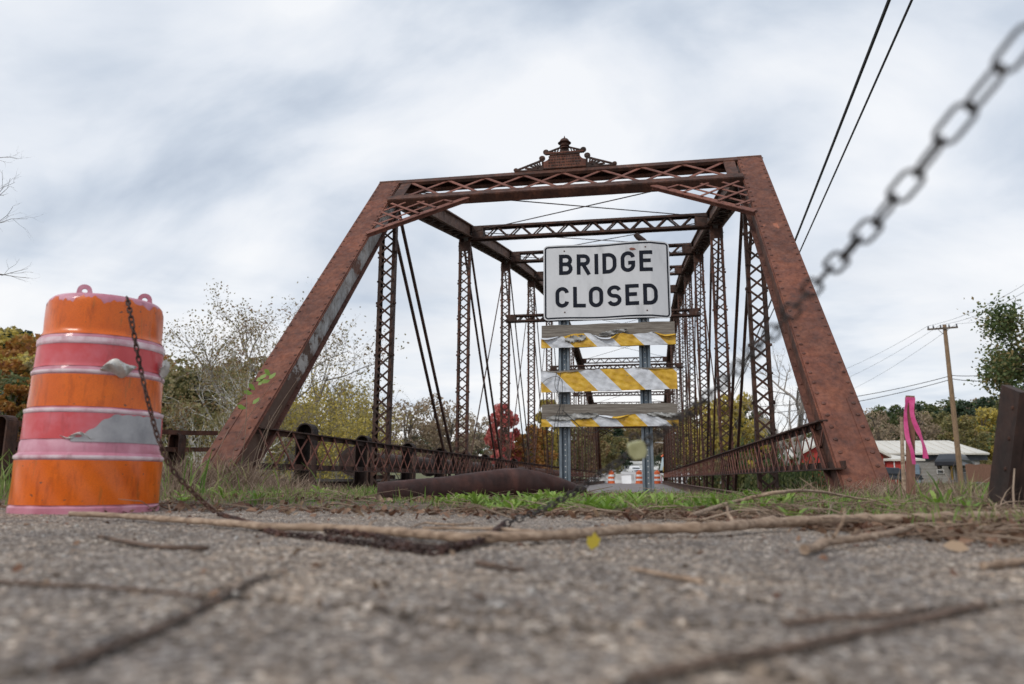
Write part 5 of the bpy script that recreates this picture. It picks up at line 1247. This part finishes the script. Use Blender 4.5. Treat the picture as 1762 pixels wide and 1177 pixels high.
# right: hillside and mid trees behind the white-roofed building
row([(1515, 712, 130, 1.0, 'loose', 'l_tan', 'pale bare tree just right of the right end post'), (1540, 708, 150, .9, 'round', 'l_green', 'green tree behind the ribboned stake'),
     (1590, 712, 120, 1.0, 'loose', 'l_tan', 'pale grey-brown tree right of the ribboned stake'), (1618, 718, 125, .9, 'round', 'l_olive', 'olive tree just left of the utility pole'),
     (1665, 722, 110, 1.0, 'round', 'l_olive', 'yellow-olive round tree right of the utility pole'), (1700, 712, 118, 1.0, 'round', 'l_yellow', 'yellowish tree behind the right corner of the white roof'),
     (1745, 715, 120, 1.1, 'wide', 'l_olive', 'olive tree behind the rusty post'), (1490, 722, 140, 1.0, 'loose', 'l_tan', 'thin pale tree half hidden by the right end post')], 'leafy_tree', 'trees behind the white roofed building', None)
hs_ = [(1600, 700), (1625, 696), (1650, 702), (1680, 690), (1705, 698), (1730, 688), (1755, 692), (1785, 684), (1570, 706), (1545, 712), (1515, 716), (1440, 720), (1470, 718)]
for k, (px, py) in enumerate(hs_):
    Y = 230+18*(k % 3); b = base_at(px, Y); kd = ['round', 'wide', 'round'][k % 3]; lf = ['l_dark', 'l_green', 'l_brown', 'l_dark', 'l_tan'][k % 5]
    dense('hillside_tree', CN[lf]+' tree on the low far ridge beyond the white-roofed building', b, top_h(px, py, Y, b.z), 1.2, kd, M[lf], 'bark', 'trees on the far right ridge', k*1.3)
# left hillside
for k in range(34):
    px = -60+ (k % 12)*30+rr_.uniform(-8, 8); rw_ = k//12; Y = 70+rw_*32+rr_.uniform(-6, 6); py = (668, 622, 578)[min(2, rw_)]+ (px-20)*(.10, .16, .22)[min(2, rw_)]*(1 if px > 20 else .1)+rr_.uniform(-10, 10)
    b = base_at(px, Y); lf = ['l_olive', 'l_orange', 'l_brown', 'l_green', 'l_orange', 'l_yellow', 'l_dark'][int(rr_.integers(0, 7))]
    if px > 250 and rw_ == 2: continue
    dense('hillside_tree', CN[lf]+' tree in the '+['nearest', 'middle', 'farthest'][min(2, rw_)]+' row on the wooded slope left of the drum', b, top_h(px, py, Y, b.z), 1.1, ['round', 'wide', 'tall', 'round'][k % 4], M[lf], 'bark', 'trees on the left slope', k*.9)
# far tree line closing the valley
for k in range(44):
    px = 470+k*24+rr_.uniform(-9, 9); Y = 300+rr_.uniform(0, 60); py = 758+rr_.uniform(-12, 8)
    b = base_at(px, Y); lf = ['l_olive', 'l_brown', 'l_tan', 'l_yellow', 'l_green', 'l_brown'][int(rr_.integers(0, 6))]
    dense('hillside_tree', CN[lf]+' tree in the far wooded line closing the valley behind the bridge', b, max(8, top_h(px, py, Y, b.z)), 1.2, ['round', 'wide'][k % 2], M[lf], 'bark', 'trees in the far line', k*.7)
b, h_ = tree_to(None, 60, 655, 26); branchy('bare_tree', 'small pale bare tree standing beside the left edge of the drum', b, h_, .05, 66, M['bark_pale'], None, 1, .1, (.05, .1), 3, kids=(4, 6), spread=.6, tropism=.3, fork=2)
# maple at the upper right edge
b = base_at(1955, 34); h_ = top_h(1830, 500, 34, b.z)
mpl = branchy('maple_tree', 'green maple turning yellow, leaning in from the right edge', b, h_, .3, 71, M['bark'], M['l_maple'], 16, .36, (.06, .12), 4, kids=(4, 6), spread=.95, ratio=.56, wander=.25, low=.40)
# bare branches entering at the left edge
bl = empty('bare_tree', at(-260, 825, 13), 'bare tree outside the left edge whose twigs reach into the sky', 'tree')
mb = MB(); r_ = np.random.default_rng(14); tips = []
root_p = at(-260, 830, 13); mb.tube([root_p, at(-255, 600, 13), at(-245, 300, 13)], [.22, .17, .10], 8)
for (y0, y1, ln) in ((560, 395, 1.0), (520, 470, .8), (430, 345, .75), (330, 270, .7)):
    p0, p1 = at(-250, y0, 13), at(-18, y1, 12.6); mb.tube(wirepath([p0, (p0+p1)/2-Z_*.15, p1]), .022, 5)
    for k in range(2):
        grow(mb, r_, p1, (p1-p0).normalized()+Vector((0, 0, r_.uniform(-.12, .1))), ln*.95, .010, 2, 4, tips, .35, (2, 3), .5, .02, .6)
mb.build('trunk', M['bark'], bl, True)

# ------------------------------------------------------------------ utility pole and wires
PY = 66
up_ = empty('utility_pole', base_at(1650, PY), 'tall brown wooden utility pole with one crossarm right of the bridge', 'utility pole')
tp, bp = at(1625, 559, PY), base_at(1650, PY); bp.x = tp.x+.02
mb = MB(); mb.tube([bp-Z_*.5, (bp+tp)/2, tp], [.22, .19, .15], 12); mb.build('pole', M['pole_wood'], up_, True)
ca, cb = at(1596, 567, PY-.2), at(1648, 563, PY-.2); mb = MB(); mb.beam(ca, cb, .11, .14)
for t_ in (.32, .68): mb.beam(tp-Z_*.95, ca.lerp(cb, t_), .03, .03)
mb.build('crossarm', M['bark'], up_); mb = MB()
for t_ in (.03, .2, .44, .72, .97): p = ca.lerp(cb, t_); mb.tube([p, p+Z_*.12, p+Z_*.30], [.05, .07, .045], 8)
mb.build('insulator', M['dark_blue'], up_, True)
def wire(name, label, a, b_, sag, r_, material, group=None, cat='wire'):
    P_ = [a.lerp(b_, t)-Z_*(4*sag*t*(1-t)) for t in np.linspace(0, 1, 40)]; mb = MB(); mb.tube(P_, r_, 6); return tag(mb.build(name, material, None, True), label, cat, group)
wire('power_line', 'thicker left one of the two overhead cables at the upper right', at(1600, -180, 9.0), at(1228, 745, 92), .5, .030, M['rubber_wire'])
wire('power_line', 'thinner right one of the two overhead cables at the upper right', at(1640, -160, 9.0), at(1222, 752, 110), .6, .021, M['rubber_wire'])
lw = [((1629, 646), (1300, 700), (1790, 622)), ((1630, 652), (1300, 712), (1790, 640))]
for k, (m_, a_, c_) in enumerate(lw):
    pm = at(m_[0]+9, m_[1], PY); wire('telephone_line', 'upper black service wire crossing the utility pole' if k == 0 else 'lower black service wire crossing the utility pole', at(*a_, 70), pm, .5, .030, M['rubber_wire']); wire('telephone_line', 'upper black service wire right of the utility pole' if k == 0 else 'lower black service wire right of the utility pole', pm, at(*c_, 60), .4, .030, M['rubber_wire'])
for k, (pt_, l_, q_) in enumerate([(.03, (1380, 660), (1800, 465)), (.44, (1400, 672), (1800, 478)), (.97, (1420, 690), (1810, 500))]):
    pm = ca.lerp(cb, pt_)+Z_*.3; lab = ['highest', 'middle', 'lowest'][k]
    wire('distribution_line', f'{lab} faint grey line running left from the crossarm', at(*l_, 110), pm, .6, .013, M['wire_pale']); wire('distribution_line', f'{lab} faint grey line running right from the crossarm', pm, at(*q_, 50), .5, .013, M['wire_pale'])

# ------------------------------------------------------------------ buildings on the right
BY = 72
wb = empty('farm_building', base_at(1600, BY), 'long low building with a white metal roof behind the ribboned stake', 'building')
def rect(mb, x0, y0, x1, y1, Y, d=.3):
    a, b_ = at(x0, y0, Y), at(x1, y1, Y); mb.box(((a.x+b_.x)/2, Y+d/2, (a.z+b_.z)/2), (abs(b_.x-a.x), d, abs(a.z-b_.z)))
e0, e1 = at(1420, 780, BY), at(1703, 781, BY); zr = at(1600, 758, BY+7).z; g0 = float(ground_z(e0.x, BY))-.4
mb = MB(); ez = e0.z
x0, x1 = e0.x, e1.x; xr0, xr1 = x0+.5, at(1632, 758, BY+7).x
Vv = [(x0, BY, ez), (x1, BY, ez), (x1, BY+14, ez), (x0, BY+14, ez), (xr0, BY+7, zr), (xr1, BY+7, zr), (x0, BY, ez-.14), (x1, BY, ez-.14), (x1, BY+14, ez-.14), (x0, BY+14, ez-.14)]
mb.add(Vv, [(0, 1, 5, 4), (1, 2, 5), (2, 3, 4, 5), (3, 0, 4), (6, 9, 8, 7), (0, 6, 7, 1), (1, 7, 8, 2), (2, 8, 9, 3), (3, 9, 6, 0)])
n = int((x1-x0)/.9)
for i in range(1, n):
    x = x0+i*.9; k = min(1, max(0, (x1-x)/(x1-xr1))) if x > xr1 else 1
    mb.beam((x, BY, ez+.02), (min(x, x), BY+7*k, ez+(zr-ez)*k+.02), .05, .05)
rf = mb.build('roof', M['roof_white'], wb)
mb = MB(); mb.box(((x0+x1)/2, BY+7, (ez-.14+g0)/2), (x1-x0-1.2, 12.6, ez-.14-g0)); wl = mb.build('wall', M['block'], wb)
mb = MB(); rect(mb, 1575, 783, 1700, 792, BY+.5, .15); mb.build('fascia_band', M['dark_blue'], wb)
mb = MB()
for j in range(1, 9):
    z = g0+.3*j
    if z < ez-.9: mb.box(((x0+x1)/2, BY+.69, z), (x1-x0-1.3, .02, .02))
mb.build('block_courses', M['concrete'], wl)
for (a_, b_, c_, d_) in ((1612, 808, 1625, 815), (1655, 806, 1668, 814)):
    mb = MB(); rect(mb, a_, b_, c_, d_, BY+.60, .08); w_o = mb.build('window', M['paint_white'], wb); mb = MB(); rect(mb, a_+1.5, b_+1.2, c_-1.5, d_-1.2, BY+.57, .05); mb.build('pane', M['glass'], w_o)
mb = MB(); rect(mb, 1573, 799, 1585, 836, BY+.4, .1); mb.build('door', M['blue_door'], wb)
mb = MB(); rect(mb, 1636, 781, 1639, 826, BY-.6, .2); mb.build('porch_post', M['yellow'], wb)
mb = MB(); rect(mb, 1648, 781, 1650.5, 826, BY-.6, .2); mb.build('porch_post', M['wood_brown'], wb)
mb = MB(); rect(mb, 1641, 793, 1643, 826, BY+.35, .1); mb.build('downpipe', M['paint_white'], wb)
lt_ = empty('red_shed', base_at(1540, BY-6), 'small red shed with a white lean-to roof in front of the white-roofed building', 'shed')
a, b_ = at(1518, 790, BY-6), at(1590, 793, BY-6); hi = at(1520, 782, BY-3)
mb = MB(); mb.add([(a.x, BY-6.3, a.z), (b_.x, BY-6.3, a.z), (b_.x-1.2, BY-2, hi.z), (a.x, BY-2, hi.z), (a.x, BY-6.3, a.z-.15), (b_.x, BY-6.3, a.z-.15), (b_.x-1.2, BY-2, hi.z-.15), (a.x, BY-2, hi.z-.15)], [(0, 1, 2, 3), (7, 6, 5, 4), (0, 4, 5, 1), (1, 5, 6, 2), (2, 6, 7, 3), (3, 7, 4, 0)]); mb.build('roof', M['roof_white'], lt_)
gz = float(ground_z(a.x, BY-6))-.3
mb = MB(); mb.box(((a.x+b_.x)/2-.4, BY-4.2, (a.z-.15+gz)/2), (b_.x-a.x-1.4, 3.6, a.z-.15-gz)); mb.build('wall', M['barn_red'], lt_)
mb = MB(); rect(mb, 1539, 792, 1541, 832, BY-6.12, .08); rect(mb, 1521, 792, 1523, 832, BY-6.12, .08); rect(mb, 1556, 792, 1558, 832, BY-6.12, .08); mb.build('door_frame', M['paint_white'], lt_)
bn = empty('red_barn', base_at(1410, 62), 'red gabled barn wall seen through the right hand rail lattice', 'barn')
A = at(1378, 783, 62); B = at(1445, 745, 62); gz = -.8; wd = (B.x-A.x)*2
mb = MB(); mb.add([(A.x, 62, gz), (A.x+wd, 62, gz), (A.x+wd, 62, A.z), (B.x, 62, B.z), (A.x, 62, A.z), (A.x, 74, gz), (A.x+wd, 74, gz), (A.x+wd, 74, A.z), (B.x, 74, B.z), (A.x, 74, A.z)], [(0, 1, 2, 3, 4), (9, 8, 7, 6, 5), (0, 4, 9, 5), (1, 6, 7, 2), (0, 5, 6, 1)]); mb.build('wall', M['barn_red'], bn)
mb = MB()
for s_ in (-1, 1):
    ex = B.x+s_*(wd/2+.5); ez2 = A.z-.25; mb.add([(B.x, 61.6, B.z+.02), (ex, 61.6, ez2), (ex, 74.4, ez2), (B.x, 74.4, B.z+.02), (B.x, 61.6, B.z+.2), (ex, 61.6, ez2+.16), (ex, 74.4, ez2+.16), (B.x, 74.4, B.z+.2)], [(0, 3, 2, 1), (4, 5, 6, 7), (0, 1, 5, 4), (1, 2, 6, 5), (2, 3, 7, 6)])
mb.build('roof', M['roof_white'], bn)
mb = MB(); mb.box((A.x+wd*.3, 61.95, .3), (.1, .08, 2.2)); mb.box((A.x+wd*.62, 61.95, .3), (.1, .08, 2.2)); mb.box((A.x+wd*.46, 61.95, 1.4), (wd*.34, .08, .1)); mb.build('door_frame', M['paint_white'], bn)
# dark vehicle by the shed and plank fence
def car(name, label, c, L, Wd, H, ang, bodym, pickup=False, cat='car', group=None):
    root = empty(name, c, label, cat, group); cs, sn = math.cos(ang), math.sin(ang)
    def T_(x, y, z): return Vector((c[0]+x*cs-y*sn, c[1]+x*sn+y*cs, c[2]+z))
    def ex(profile, hw_, material, nm, par, inset=0, bev=.05):
        mb = MB(); n = len(profile); mb.v = [tuple(T_(x, -hw_+(inset if z > H*.62 else 0), z)) for x, z in profile]+[tuple(T_(x, hw_-(inset if z > H*.62 else 0), z)) for x, z in profile]
        mb.f = [tuple(range(n)), tuple(range(2*n-1, n-1, -1))]+[(i, n+i, n+(i+1) % n, (i+1) % n) for i in range(n)]; return mb.build(nm, material, par, bevel=bev)
    l = L/2
    if pickup: P_ = [(-l, H*.22), (l, H*.22), (l, H*.50), (l*.92, H*.56), (l*.45, H*.60), (l*.22, H*.96), (l*.12, H), (-l*.28, H), (-l*.36, H*.60), (-l, H*.60)]
    else: P_ = [(-l, H*.2), (l, H*.2), (l, H*.48), (l*.9, H*.56), (l*.5, H*.62), (l*.2, H*.96), (-l*.6, H), (-l*.92, H*.64), (-l, H*.5)]
    ex(P_, Wd/2, bodym, 'body', root, .13)
    mb = MB()
    wx0, wx1 = l*.22, l*.43
    mb.v = [tuple(T_(wx1+.02, -Wd/2+.16, H*.64)), tuple(T_(wx1+.02, Wd/2-.16, H*.64)), tuple(T_(wx0+.03, Wd/2-.22, H*.93)), tuple(T_(wx0+.03, -Wd/2+.22, H*.93))]; mb.f = [(0, 1, 2, 3)]
    mb.build('windscreen', M['glass'], root)
    for s_ in (-1, 1):
        mb = MB(); q = [(l*.34, H*.64), (l*.19, H*.92), (-l*.24, H*.93), (-l*.30, H*.64)]; mb.v = [tuple(T_(x, s_*(Wd/2-.115), z)) for x, z in q]; mb.f = [(0, 1, 2, 3)]; mb.build('side_window', M['glass'], root)
        mb = MB(); mb.frame(T_(l+.01, s_*Wd*.36, H*.46), Vector((cs, sn, 0)), Vector((-sn, cs, 0)), Z_, .03, Wd*.09, H*.05); mb.build('headlight', M['chrome'], root)
        for x in (-l*.62, l*.62):
            mb = MB(); mb.tube([T_(x, s_*(Wd/2-.22), H*.20), T_(x, s_*(Wd/2+.01), H*.20)], H*.205, 18); wh = mb.build('wheel', M['tyre'], root, True)
            mb = MB(); mb.tube([T_(x, s_*(Wd/2+.0), H*.20), T_(x, s_*(Wd/2+.025), H*.20)], H*.11, 12); mb.build('rim', M['chrome'], wh, True)
    mb = MB(); mb.frame(T_(l+.015, 0, H*.44), Vector((cs, sn, 0)), Vector((-sn, cs, 0)), Z_, .02, Wd*.25, H*.06); mb.frame(T_(l+.03, 0, H*.28), Vector((cs, sn, 0)), Vector((-sn, cs, 0)), Z_, .05, Wd*.47, H*.045); mb.build('grille', M['tyre'], root)
    return root
M['car_dark'] = noisy('dark_car_paint', [(.3, (.015, .018, .025)), (.7, (.03, .035, .045))], 2, .3, 0, 0)
p = at(1532, 826, 60); car('parked_car', 'dark parked car in front of the red shed', (p.x, 60, at(1532, 831, 60).z), 3.9, 1.7, 1.15, .12, M['car_dark'])
p = at(1686, 795, 66); car('parked_car', 'dark car under the eave by the plank fence', (p.x, 71, at(1686, 806, 66).z), 4.3, 1.8, 1.3, .9, M['car_dark'])
fn_ = empty('plank_fence', base_at(1680, 58), 'brown plank fence below the right corner of the white roof', 'fence')
mb = MB(); a, b_ = at(1662, 800, 60), at(1716, 800, 60)
n = 20
for i in range(n+1): x = a.x+(b_.x-a.x)*i/n; mb.box((x, 60, a.z-.6), ((b_.x-a.x)/n*.88, .04, 1.3+.06*math.sin(i*7)))
mb.build('planks', M['wood_brown'], fn_); mb = MB()
for dz in (-.2, -.9): mb.box(((a.x+b_.x)/2, 60.06, a.z+dz), (b_.x-a.x, .05, .1))
mb.build('rail', M['wood_brown'], fn_)

# ------------------------------------------------------------------ far end of the road
mb = MB(); V = []; 
xs = np.linspace(-9, 7, 9); ys = np.linspace(64.5, 262, 60); X, Y = np.meshgrid(xs, ys); X = X-(Y-64)*.018; Z = ground_z(X, Y)+.06
i_ = np.arange(X.size).reshape(X.shape); F = np.stack([i_[:-1, :-1].ravel(), i_[:-1, 1:].ravel(), i_[1:, 1:].ravel(), i_[1:, :-1].ravel()], 1)
tag(npmesh('far_road', np.stack([X.ravel(), Y.ravel(), Z.ravel()], 1), F, M['paving'], None, True), kind='structure')
def fdrum(px, Y, label):
    c = at(px, 832.5, Y); root = empty('traffic_drum', c, label, 'traffic drum', 'orange and white drums at the far end of the bridge')
    mb = MB(); mb.lathe(c, [(.32, 0), (.32, .06), (.28, .07), (.26, .5), (.23, .95), (.12, 1.0), (0, 1.0)], 20, cap=False); mb.box(c+Z_*1.04, (.16, .04, .08)); mb.build('drum_body', M['orange_far'], root, True)
    for (z0, z1) in ((.24, .40), (.58, .74)):
        mb = MB(); mb.lathe(c, [(.275-.045*(z0-.07)/.9+.012, z0), (.275-.045*(z1-.07)/.9+.008, z1)], 20, cap=False); mb.build('white_band', M['paint_white'], root, True)
fdrum(1052, 61.5, 'orange and white drum at the far left of the white barrier'); fdrum(1100, 61.5, 'orange and white drum directly right of the bright white panel'); fdrum(1131, 61.5, 'orange and white drum right of the right sign post')
def jersey(x0, x1, Y, label):
    c = at((x0+x1)/2, 833, Y); a, b_ = at(x0, 833, Y), at(x1, 833, Y); root = empty('concrete_barrier', (c.x, Y, c.z), label, 'barrier', 'pale concrete barriers closing the far road')
    mb = MB(); pr = [(-.30, 0), (.30, 0), (.30, .09), (.16, .32), (.11, .84), (-.11, .84), (-.16, .32), (-.30, .09)]; mb.prism(pr, (c.x, Y, c.z), Y_, Z_, abs(b_.x-a.x)-.05); mb.build('barrier_block', M['concrete'], root, bevel=.02)
jersey(1030, 1058, 64, 'left concrete barrier block at the far road end'); jersey(1058.5, 1092, 64, 'middle concrete barrier block behind the bright panel'); jersey(1092.5, 1128, 64, 'right concrete barrier block behind the right sign post')
pn = empty('road_closure_sheet', at(1078, 834, 60.8), 'bright white sheet panel leaning against the concrete barrier', 'panel')
mb = MB(); q = [at(1069, 819, 61.2), at(1086, 817.5, 61.2), at(1086.5, 833, 60.7), at(1070.5, 834.5, 60.7)]; mb.v = [tuple(v) for v in q]+[tuple(v+Y_*.03) for v in q]; mb.f = [(0, 3, 2, 1), (4, 5, 6, 7), (0, 1, 5, 4), (1, 2, 6, 5), (2, 3, 7, 6), (3, 0, 4, 7)]; mb.build('sheet', M['paint_white'], pn)
mb = MB(); mb.beam(at(1077, 820, 61.3), at(1077, 833, 62.0), .04, .04); mb.build('prop', M['wood_brown'], pn)
HY = 240
hs = empty('white_house', base_at(1090, HY), 'long white single-storey house at the far end of the road', 'house')
a, b_ = at(1050, 811, HY), at(1134, 797.5, HY); mb = MB(); mb.box(((a.x+b_.x)/2, HY+4, (a.z+b_.z)/2-.1), (b_.x-a.x, 8, b_.z-a.z)); mb.build('wall', M['white_wall'], hs)
mb = MB(); yc = HY+4; zc_ = b_.z-.1; xa, xb = a.x-.4, b_.x+.4; mb.add([(xa, HY-.4, zc_), (xb, HY-.4, zc_), (xb, HY+8.4, zc_), (xa, HY+8.4, zc_), (xa, yc, zc_+.9), (xb, yc, zc_+.9)], [(0, 1, 5, 4), (2, 3, 4, 5), (0, 4, 3), (1, 2, 5), (0, 3, 2, 1)]); mb.build('roof', M['roof_white'], hs)
for (x0_, x1_) in ((1056, 1061), (1076, 1080), (1081.3, 1086), (1087.5, 1091)):
    mb = MB(); rect(mb, x0_-.4, 801.5, x1_+.4, 806.2, HY-.12, .1); w_o = mb.build('window', M['white_wall'], hs); mb = MB(); rect(mb, x0_, 802, x1_, 805.7, HY-.18, .05); mb.build('pane', M['glass'], w_o)
mb = MB(); a2, b2 = at(1050, 813.5, HY-.1), at(1134, 811.2, HY-.1); mb.box(((a2.x+b2.x)/2, HY, (a2.z+b2.z)/2), (b2.x-a2.x, .3, b2.z-a2.z)); mb.build('skirting', M['tyre'], hs)
CY = 165; c = at(1092, 816, CY); car('parked_pickup', 'white pickup truck parked in front of the far white house', (c.x, CY, c.z), 5.4, 2.0, 1.75, -math.pi/2+.35, M['paint_white'], True, 'pickup truck')
lm = empty('street_lamp', base_at(1141, 150), 'pale street lamp with a short arm at the right end of the road view', 'street lamp')
t1, b1 = at(1142, 762, 150), base_at(1141, 150); mb = MB(); mb.tube([Vector((t1.x, 150, b1.z)), t1], [.14, .09], 8); mb.build('lamp_post', M['concrete'], lm, True)
mb = MB(); q = at(1131, 761, 150); mb.tube([t1, q], .06, 6); mb.build('lamp_arm', M['concrete'], lm, True); mb = MB(); mb.box(q-Z_*.05, (.8, .3, .15)); mb.build('lamp_head', M['chrome'], lm)
mc = empty('lift_machine', at(1138, 812, 110), 'pale blue tapered machine mast with orange top beside the far road', 'machine')
mb = MB(); q = [at(1135, 812, 110), at(1144, 811, 110), at(1143.5, 787, 110), at(1139.5, 787, 110)]; mb.v = [tuple(v) for v in q]+[tuple(v+Y_*.7) for v in q]; mb.f = [(0, 1, 2, 3), (7, 6, 5, 4), (0, 4, 5, 1), (1, 5, 6, 2), (2, 6, 7, 3), (3, 7, 4, 0)]; mb.build('mast', M['sky_steel'], mc, bevel=.04)
mb = MB(); mb.tube([at(1138, 786, 110.3), at(1141, 783, 110.3), at(1144, 786.5, 110.3)], .14, 8); mb.build('cap', M['orange_far'], mc, True)
mb = MB(); rect(mb, 1141, 803, 1146, 812, 109.5, 1.5); mb.build('cabin', M['yellow'], mc); mb = MB()
for px in (1136, 1140, 1144): p = at(px, 812.6, 109.6); mb.tube([p, p+Y_*.4], .3, 14)
mb.build('wheel', M['tyre'], mc, True)
ps = empty('marker_stake', at(1137.5, 829, 62), 'tiny pink marker stake beside the far road', 'stake'); mb = MB(); mb.tube([at(1138, 832, 62), at(1138.2, 826, 62), at(1138.5, 818, 62)], [.03, .03, .025], 6); mb.build('stake', M['pink_ribbon'], ps, True)
# sagging line across the road inside the far portal
wire('overhead_line', 'thin dark line sagging across the road behind the far portal', at(1028, 743, 100), at(1150, 744, 100), .75, .035, M['rubber_wire'])
